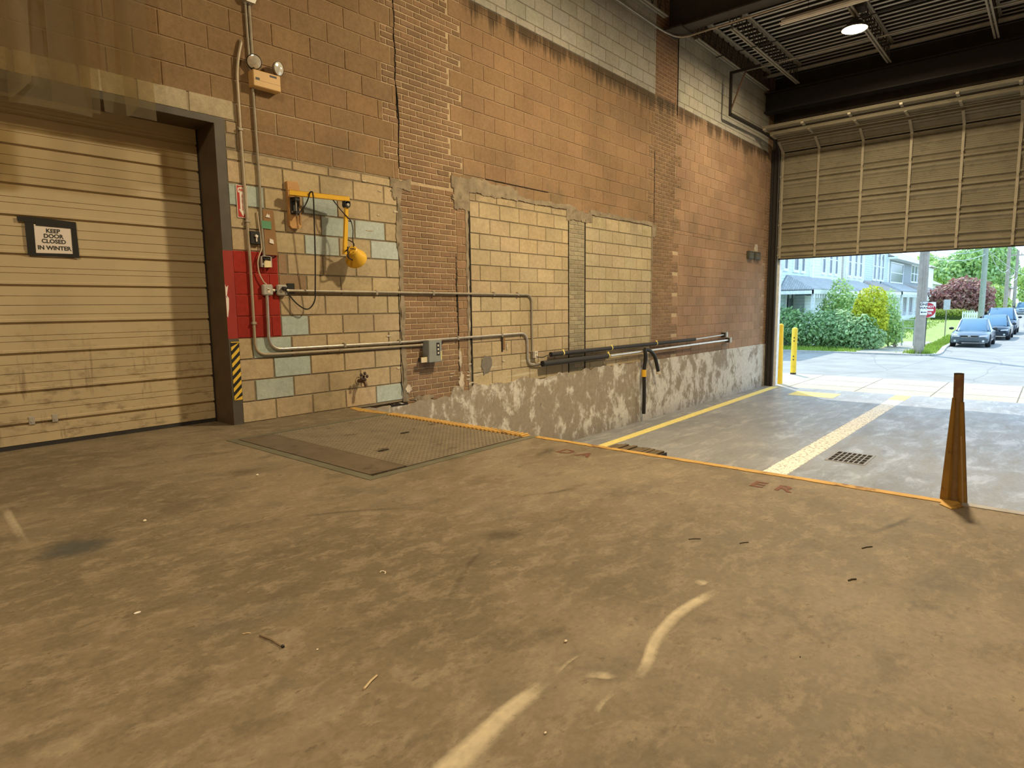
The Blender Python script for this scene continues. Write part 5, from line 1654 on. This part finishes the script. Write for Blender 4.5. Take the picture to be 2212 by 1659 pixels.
pole(88, 4.35, .2, 8.2, POLE, 'third utility pole along the side street')
pole(106, 4.35, .2, 7.6, POLE, 'fourth and thinnest-looking utility pole far along the side street')
WIRE = plain('pale_wire', (.55, .57, .58), .6, bump=0)
def wire(a, b, sag, r, label, name='overhead_wire'):
    a, b = Vector(a), Vector(b); m = MB()
    m.tube([a.lerp(b, k/16) - Vector((0, 0, sag*4*(k/16)*(1-k/16))) for k in range(17)], r, 5)
    tag(m.build(name, WIRE), label, 'wire')
wire((59, 4.2, 4.6), (52, 8.4, 5.3), .9, .022, 'lower sagging wire from the second utility pole to the near houses')
wire((59, 4.2, 5.0), (56, 9.2, 6.0), .8, .022, 'upper sagging wire from the second utility pole to the near houses')
wire((59, 4.05, 4.75), (88, 4.3, 4.5), .8, .025, 'wire between the second and third utility poles')
wire((88, 4.2, 4.4), (106, 4.2, 4.2), .7, .03, 'wire between the third and fourth utility poles')
wire((59, 3.9, 4.55), (88, 2.0, 3.4), .3, .02, 'long wire crossing over the parked cars')
# one way sign on the nearest pole
SGW = plain('sign_face_white', (.85, .85, .85), .5, bump=0); SGB = plain('sign_ink_black', (.03, .03, .03), .6, bump=0); SGR = plain('sign_face_red', (.55, .03, .05), .5, bump=0)
t = thing('one_way_sign', 'white one way sign with a black arrow on the corner utility pole', 'sign', (30.83, 4.16, .53))
m = MB(); m.box(30.83, 4.035, .525, 30.842, 4.285, 1.075, bev=.004); m.build('plate', SGW, t)
m = MB()
m.box(30.8285, 4.045, .535, 30.8305, 4.275, .545); m.box(30.8285, 4.045, 1.055, 30.8305, 4.275, 1.065)
m.prismx([(4.265, .65), (4.215, .70), (4.215, .665), (4.055, .665), (4.055, .635), (4.215, .635), (4.215, .60)], 30.8275, 30.8300)
m.build('arrow', SGB, t)
text_mesh('lettering', 'ONE', .135, SGB, t, (30.8285, 4.16, .965), bold=.004, facing='-x'); text_mesh('lettering', 'WAY', .125, SGB, t, (30.8285, 4.16, .825), bold=.004, facing='-x')
m = MB(); m.box(30.842, 4.14, .62, 30.90, 4.18, .98); m.build('mounting_bracket', GALV_DULL, t)
t = thing('do_not_enter_sign', 'round red do not enter sign on a post behind the one way sign', 'sign', (35.05, 4.47, ZP))
m = MB(); m.cyl((35.05, 4.62, ZP-.05), (35.05, 4.60, 1.0), .035, 8); m.build('post', STEEL_DK, t)
m = MB(); m.box(35.0, 4.26, .35, 35.012, 4.88, 1.06, bev=.01); m.build('plate', SGW, t)
m = MB(); m.prismx([(4.59+.34*math.cos(2*PI*k/36), .70+.34*math.sin(2*PI*k/36)) for k in range(36)], 34.992, 34.999); m.build('red_disc', SGR, t)
m = MB(); m.box(34.987, 4.34, .655, 34.991, 4.84, .745); m.build('white_bar', SGW, t)
text_mesh('lettering', 'DO NOT', .135, SGW, t, (34.988, 4.59, .845), bold=.004, facing='-x'); text_mesh('lettering', 'ENTER', .135, SGW, t, (34.988, 4.59, .545), bold=.004, facing='-x')
t = thing('parking_sign', 'pale grey sign seen from behind on a post between corner pole and parked cars', 'sign', (43.9, 4.82, ZP))
m = MB(); m.cyl((43.93, 4.82, ZP-.05), (43.93, 4.82, 1.15), .028, 8); m.build('post', GALV_DULL, t)
m = MB(); m.box(43.88, 4.65, .61, 43.89, 4.97, 1.19, bev=.01); m.build('plate', plain('sign_back_grey', (.55, .56, .57), .45, .3, bump=0), t)
# picket fence
t = thing('picket_fence', 'short white picket fence by the clipped hedge', 'fence', (58, 4.9, rise(58, 5)))
zb = rise(58, 5)
for zr in (.25, .6):
    m = MB(); m.box(57.98, 4.45, zb+zr, 58.0, 5.35, zb+zr+.07); m.build('rail', SGW, t)
for k in range(7):
    y = 4.48+.14*k; m = MB(); m.prismx([(y-.045, zb), (y+.045, zb), (y+.045, zb+.72), (y, zb+.82), (y-.045, zb+.72)], 57.95, 57.98); m.build('picket', SGW, t)
m = MB()
for y in (5.25, 5.75): m.cyl((36.4, y, ZP), (36.4, y, .22), .03, 8)
m.cyl((36.4, 5.25, .2), (36.4, 5.75, .2), .022, 8); m.cyl((36.4, 5.25, -.2), (36.4, 5.75, -.2), .022, 8)
tag(m.build('pipe_rail', plain('grey_green_rail', (.35, .42, .42), .5)), 'thin grey pipe rail beside the path by the corner utility pole', 'railing')

# ------------------------------------------------------------------ houses along the side street
TRIM = plain('white_house_trim', (.9, .91, .92), .5, bump=0); PANE = plain('dark_window_glass', (.10, .13, .16), .12, 0, .1, 2, 0); DARKD = plain('dark_entry_door', (.07, .08, .09), .4)
ROOFG = m_shingle('grey_shingles', (.48, .49, .50)); ROOFB = m_shingle('brown_shingles', (.48, .42, .38))
def window(par, x0, x1, z0, z1, y, sash=True):
    m = MB(); f = .1
    m.box(x0-f, y-.07, z0-f*1.4, x1+f, y+.02, z0); m.box(x0-f, y-.07, z1, x1+f, y+.02, z1+f); m.box(x0-f, y-.07, z0, x0, y+.02, z1); m.box(x1, y-.07, z0, x1+f, y+.02, z1)
    if sash: m.box(x0, y-.04, (z0+z1)/2-.03, x1, y+.01, (z0+z1)/2+.03)
    w = m.build('window', TRIM, par)
    m = MB(); m.box(x0, y-.02, z0, x1, y+.01, z1); m.build('pane', PANE, w)
def porch(par, x0, x1, y0, y1, ze, zt, rm, posts, gable=False, deck=True):
    m = MB()
    n = len(m.v); ix = min(1.1, (x1-x0)*.22)
    m.v += [(x0, y0, ze), (x1, y0, ze), (x1, y1, ze), (x0, y1, ze), (x0+ix, y1, zt), (x1-ix*.6, y1, zt), (x0, y0, ze-.09), (x1, y0, ze-.09), (x1, y1, ze-.09), (x0, y1, ze-.09)]
    for f in ([n, n+1, n+5, n+4], [n+3, n, n+4], [n+1, n+2, n+5], [n+6, n+9, n+8, n+7], [n, n+6, n+7, n+1], [n+1, n+7, n+8, n+2], [n+3, n+9, n+6, n]): m.face(f)
    r = m.build('porch_roof', rm, par)
    m = MB(); m.box(x0, y0-.02, ze-.27, x1, y0+.08, ze-.06); m.box(x0, y0, ze-.27, x0+.08, y1, ze-.06)
    k = int((x1-x0)/.42)
    for i in range(k): a = x0+(x1-x0)*(i+.2)/k; m.box(a, y0, ze-.48, a+.2, y0+.05, ze-.27)
    m.build('porch_fascia', TRIM, r)
    for x in posts:
        m = MB(); m.box(x-.08, y0+.02, rise(x, y0)-.05, x+.08, y0+.18, ze-.25); m.build('porch_post', TRIM, par)
    if deck:
        m = MB(); m.box(x0+.1, y0+.05, rise(x0, y0)-.1, x1-.1, y1, rise(x0, y0)+.45); m.build('porch_deck', TRIM, par)
def house(name, label, x0, x1, y0, y1, h, sid, roof):
    zb = rise(x0, y0)-.2
    t = thing(name, label, 'house', ((x0+x1)/2, y0, zb))
    m = MB(); m.box(x0, y0, zb, x1, y1, h); m.build('wall', sid, t)
    for xa, xb in ((x0-.06, x0+.12), (x1-.12, x1+.06)):
        m = MB(); m.box(xa, y0-.06, zb, xb, y0+.1, h); m.build('corner_board', TRIM, t)
    m = MB(); ym = (y0+y1)/2
    m.prismx([(y0-.5, h-.05), (ym, h+2.6), (y1+.5, h-.05)], x0-.4, x1+.4); m.build('roof', roof, t)
    return t
S1 = m_siding('pale_blue_siding', (.74, .86, .90)); S1B = m_siding('bluish_white_siding', (.82, .88, .90)); S2 = m_siding('white_siding', (.88, .88, .87)); S3 = m_siding('slate_blue_siding', (.60, .68, .76)); S4 = m_siding('charcoal_siding', (.30, .34, .36))
BRN = m_siding('tan_brown_siding', (.48, .42, .35))
t = house('house', 'pale blue clapboard house behind the dark green hedge', 29.5, 39.2, 11.0, 20, 6.2, S1, ROOFG)
for a, b, c, d in ((34.58, 35.12, 2.92, 4.3), (36.2, 36.95, 2.90, 4.3), (37.5, 38.05, 2.89, 4.3)): window(t, a, b, c, d, 11.0)
window(t, 35.15, 35.6, .75, 1.66, 11.0, False); window(t, 35.85, 36.3, .75, 1.66, 11.0, False)
t = house('house', 'bluish white bay-fronted house with the grey shingled porch', 39.3, 45.5, 10.9, 20, 6.4, S1B, ROOFG)
for a, b in ((41.2, 41.85), (42.7, 43.35), (44.05, 44.65)): window(t, a, b, 2.93, 4.6, 10.9)
porch(t, 34.0, 43.6, 9.3, 10.95, 1.82, 2.60, ROOFG, (34.3, 36.6, 43.3))
m = MB(); m.box(35.3, 10.90, -.5, 36.1, 10.99, 1.35); m.build('entry_door', DARKD, t)
m = MB(); m.box(36.4, 10.4, -.9, 43.2, 10.92, 1.5); m.build('porch_wall', S1B, t)
t = house('house', 'tall narrow tan brown house front between the white houses', 45.6, 47.2, 11.1, 20, 6.6, BRN, ROOFB)
t = house('house', 'white house with three tall bay windows', 47.3, 52.3, 11.0, 20, 6.6, S2, ROOFG)
for a, b in ((47.8, 48.6), (49.5, 50.25), (50.95, 51.7)): window(t, a, b, 2.95, 4.8, 11.0)
porch(t, 43.9, 51.2, 9.3, 10.9, 1.86, 2.62, m_shingle('pale_grey_shingles', (.50, .51, .52)), (44.2, 50.9))
t = house('house', 'slate blue house with white trimmed bay windows', 52.4, 61.2, 11.0, 20, 7.0, S3, ROOFB)
for a, b in ((55.5, 56.4), (56.9, 57.9), (58.4, 59.3)): window(t, a, b, 2.9, 4.9, 11.0)
porch(t, 51.4, 57.2, 9.3, 10.9, 1.90, 2.70, ROOFB, (51.7, 56.9))
t = house('house', 'charcoal house with white corner boards behind the corner utility pole', 61.4, 86, 11.0, 20, 4.9, S4, ROOFB)
window(t, 62.3, 67.9, 2.85, 4.42, 11.0)
for a, b in ((72.2, 73.7), (74.1, 75.4), (75.9, 77.2)): window(t, a, b, 3.1, 4.6, 11.0)
m = MB(); m.box(61.0, 10.3, 4.68, 79, 11.05, 4.9); m.build('eave', TRIM, t)
m = MB(); m.box(78, 10.9, 2.3, 86, 11.02, 4.8); m.build('end_panel', TRIM, t)
porch(t, 57.4, 70, 9.2, 10.9, 1.95, 2.75, ROOFG, (57.7, 60.5, 63.5, 66.5, 69.6))
m = MB(); m.box(58, 10.5, -.4, 70, 10.95, 1.7); m.build('porch_wall', S2, t)
porch(t, 66.5, 79.5, 8.9, 10.9, 2.15, 2.75, ROOFB, (67.0, 72.5, 74.5, 77.2, 79.0))
m = MB(); m.box(71, 10.6, -.4, 86, 11.0, 2.2); m.build('porch_wall', S2, t)
t = house('far_house', 'grey roofed house far off between the corner utility pole and red maple', 90, 104, 12.2, 22, 3.3, S2, ROOFG)
t = house('far_house', 'pinkish house far off beyond the second utility pole', 112, 124, 5.6, 9, 2.9, m_siding('pink_siding', (.62, .45, .38)), ROOFB)

# ------------------------------------------------------------------ cars (nose towards the street crossing, -x)
TYRE = plain('tyre_rubber', (.02, .02, .022), .8); GLASS = plain('car_glass', (.10, .20, .30), .06, .3, .1, 1.5, 0); HEAD = plain('headlamp_clear', (.75, .77, .78), .1, .3, bump=0); CHROME = plain('car_chrome', (.6, .62, .64), .2, .9, bump=0); TRIMB = plain('car_black_trim', (.03, .032, .035), .5)
def car(x, yc, w, h, ln, paint, lower, label, name='parked_car', suv=False, detail=True):
    zb = rise(x+1, 0)-.012
    t = thing(name, label, 'car', (x+ln/2, yc, zb), None)
    H = h
    hw = w/2
    # (distance back, half width, bottom, shoulder z)
    st = [(0, .80, .22, .40), (.10, .90, .17, .47), (.35, .96, .16, .51), (.9, 1.0, .16, .545), (1.5, 1.0, .16, .575), (ln*.5, 1.0, .16, .60), (ln*.8, 1.0, .17, .61), (ln-.35, .97, .2, .62), (ln-.05, .92, .26, .58), (ln, .85, .32, .5)]
    def loft(stt, nm, mt, par):
        m = MB(); prev = None
        for d, k, zl, zh in stt:
            ring = []
            a = hw*k
            zl_, zh_ = zb+zl*H, zb+zh*H
            mid = zl_+(zh_-zl_)*.55
            pts = [(-a*.92, zl_), (-a, zl_+.08*H), (-a, mid), (-a*.975, zh_-.03*H), (-a*.86, zh_), (-a*.45, zh_+.018*H), (0, zh_+.024*H)]
            pts = pts + [(-p[0], p[1]) for p in pts[-2::-1]]
            n = len(m.v); m.v += [(x+d, yc+q[0], q[1]) for q in pts]; k2 = len(pts)
            if prev is not None:
                for i in range(k2):
                    j = (i+1) % k2; m.face([prev+i, prev+j, n+j, n+i])
            else: m.face([n+i for i in range(k2)])
            prev = n
        m.face([prev+i for i in range(k2)][::-1])
        return m.build(nm, mt, par, smooth=True)
    body = loft(st, 'body', paint, t)
    c0 = 1.15 if not suv else 1.0
    tp = ln-.35 if suv else ln*.80
    cab = [(c0, .80, .58), (c0+.75, .70, .985), (c0+1.2, .69, 1.0), (tp-.5, .68, .985), (tp, .72, .62)]
    m = MB(); prev = None
    for d, k, zt in cab:
        n = len(m.v); zz = zb+zt*H; a = hw*k
        lo = zb+.56*H; b_ = hw*.93
        m.v += [(x+d, yc-b_, lo), (x+d, yc-a, zz-.035*H), (x+d, yc-a*.8, zz), (x+d, yc+a*.8, zz), (x+d, yc+a, zz-.035*H), (x+d, yc+b_, lo)]
        if prev is not None:
            for i in range(5): m.face([prev+i, prev+i+1, n+i+1, n+i], 1 if (i in (0, 4) or d in (cab[1][0], cab[-1][0])) else 0)
        else: m.face([n+i for i in range(6)], 1)
        prev = n
    m.build('cabin', [paint, GLASS], t, smooth=True)
    for s in (-1, 1):
        m = MB()
        p = [(x+c0+.02, yc+s*hw*.80, zb+.575*H), (x+c0+.76, yc+s*hw*.665, zb+.965*H)]
        m.cyl(p[0], p[1], .035, 6)
        m.build('windscreen_pillar', paint, t)
    m = MB(); m.prismx([(yc-hw*.90, zb+.17*H), (yc+hw*.90, zb+.17*H), (yc+hw*.93, zb+.30*H), (yc+hw*.80, zb+.345*H), (yc-hw*.80, zb+.345*H), (yc-hw*.93, zb+.30*H)], x-.035, x+.28); bmp = m.build('bumper', lower, t)
    m = MB(); m.box(x-.045, yc-hw*.5, zb+.19*H, x-.03, yc+hw*.5, zb+.235*H, bev=.01); m.build('air_intake', TRIMB, bmp)
    m = MB(); m.prismx([(yc-hw*.40, zb+.365*H), (yc+hw*.40, zb+.365*H), (yc+hw*.44, zb+.425*H), (yc-hw*.44, zb+.425*H)], x-.02, x+.2); g = m.build('grille', TRIMB, t)
    m = MB(); m.box(x-.03, yc-hw*.44, zb+.425*H, x+.1, yc+hw*.44, zb+.437*H); m.box(x-.03, yc-hw*.40, zb+.355*H, x+.1, yc+hw*.40, zb+.367*H); m.ball((x-.025, yc, zb+.40*H), .02, .07, .03, 10, 6); m.build('grille_trim', CHROME, g)
    for s in (-1, 1):
        m = MB(); m.prismx([(yc+s*hw*.47, zb+.375*H), (yc+s*hw*.88, zb+.385*H), (yc+s*hw*.92, zb+.465*H), (yc+s*hw*.52, zb+.43*H)], x-.012, x+.30); m.build('headlight', HEAD, t)
        m = MB(); m.lathe((x-.045, yc+s*hw*.70, zb+.235*H), (1, 0, 0), [(0, 0), (0, .05), (.06, .05)], 12); m.build('fog_light', HEAD, bmp, smooth=True)
        m = MB(); m.ball((x+c0+.35, yc+s*(hw+.09), zb+.64*H), .06, .11, .07, 10, 6); m.build('mirror', TRIMB, t, smooth=True)
        for d in (.72, ln-.85):
            m = MB(); yy = yc+s*hw*.88
            m.lathe((x+d, yy-.1, zb+.31), (0, 1, 0), [(0, .12), (0, .29), (.03, .31), (.17, .31), (.2, .29), (.2, .12)], 20); wh = m.build('wheel', TYRE, t, smooth=True)
            m = MB(); m.lathe((x+d, yy-.095, zb+.31), (0, 1, 0), [(0, 0), (0, .19), (.19, .19), (.19, 0)], 14); m.build('rim', CHROME, wh, smooth=True)
    return t
def carpaint(n, c): return plain(n, c, .15, .5, .04, 2, 0)
car(36.7, 3.06, 1.56, 1.33, 4.2, carpaint('steel_blue_paint', (.16, .21, .27)), plain('grey_bumper', (.10, .12, .13), .45, bump=0), 'silver-blue parked car with pale headlights at the head of the row')
car(43.6, 2.66, 1.62, 1.36, 4.3, carpaint('black_blue_paint', (.03, .05, .08)), plain('black_bumper', (.03, .04, .05), .3, bump=0), 'glossy dark parked car directly behind the silver-blue car')
car(50.0, 2.72, 1.78, 1.66, 4.4, carpaint('navy_paint', (.05, .08, .13)), plain('navy_bumper', (.04, .06, .09), .35, bump=0), 'third parked car, tall dark one at the back of the parked row', suv=True)
car(104, 3.3, 1.75, 1.55, 4.4, carpaint('light_blue_paint', (.38, .46, .54)), plain('light_bumper', (.3, .36, .42), .4, bump=0), 'small pale blue car far down the side street', suv=True)
t = car(70, 6.5, 1.75, 1.5, 4.3, carpaint('white_car_paint', (.75, .77, .80)), plain('white_bumper', (.7, .72, .74), .4, bump=0), 'white car parked behind the clipped hedge under the red maple', suv=True)
t.rotation_euler = (0, 0, PI/2)
t.location.z = rise(72, 6)
# ------------------------------------------------------------------ daylight, camera, view
w = bpy.data.worlds.new('daylight'); SC.world = w; w.use_nodes = True
nt = w.node_tree; nt.nodes.clear()
o = nt.nodes.new('ShaderNodeOutputWorld'); b = nt.nodes.new('ShaderNodeBackground'); s = nt.nodes.new('ShaderNodeTexSky')
SUN = Vector((1.8, 1.48, 3.3)).normalized()
s.sky_type = 'HOSEK_WILKIE'
s.sun_direction = SUN; s.turbidity = 4.5; s.ground_albedo = .4
mx = nt.nodes.new('ShaderNodeMix'); mx.data_type = 'RGBA'; mx.inputs[0].default_value = .45
nt.links.new(s.outputs[0], mx.inputs[6]); mx.inputs[7].default_value = (.52, .76, 1, 1)
nt.links.new(mx.outputs[2], b.inputs[0]); b.inputs[1].default_value = 4.8
nt.links.new(b.outputs[0], o.inputs[0])
la = bpy.data.lights.new('sun', 'SUN'); la.energy = 4.4; la.angle = .012; la.color = (1, .95, .84)
so = bpy.data.objects.new('sun', la); COL.objects.link(so); so.rotation_euler = SUN.to_track_quat('Z', 'Y').to_euler(); so.location = (25, 5, 20)

yaw, pit, rol = math.radians(49.19609343), math.radians(-6.95192246), math.radians(0.73218696)
f = Vector((math.sin(yaw)*math.cos(pit), math.cos(yaw)*math.cos(pit), math.sin(pit)))
rt = Vector((math.cos(yaw), -math.sin(yaw), 0)); dn = f.cross(rt)
c, sn = math.cos(rol), math.sin(rol)
R1 = rt*c + dn*sn; D1 = rt*-sn + dn*c
cam = bpy.data.cameras.new('camera'); co = bpy.data.objects.new('camera', cam); COL.objects.link(co)
cam.sensor_fit = 'HORIZONTAL'; cam.sensor_width = 36; cam.lens = 36*1358.35/2212
cam.clip_start = .05; cam.clip_end = 600
M = Matrix.Identity(4)
for i in range(3):
    M[i][0] = R1[i]; M[i][1] = -D1[i]; M[i][2] = -f[i]
M.translation = Vector((0, 0, 1.07))
co.matrix_world = M
SC.camera = co
SC.view_settings.view_transform = 'Standard'; SC.view_settings.look = 'None'
SC.view_settings.exposure = 0.0; SC.view_settings.gamma = 1.0; SC.view_settings.use_curve_mapping = False
SC.cycles.use_denoising = True
SC.cycles.max_bounces = 8; SC.cycles.diffuse_bounces = 4; SC.cycles.transparent_max_bounces = 12
SC.cycles.sample_clamp_indirect = 6
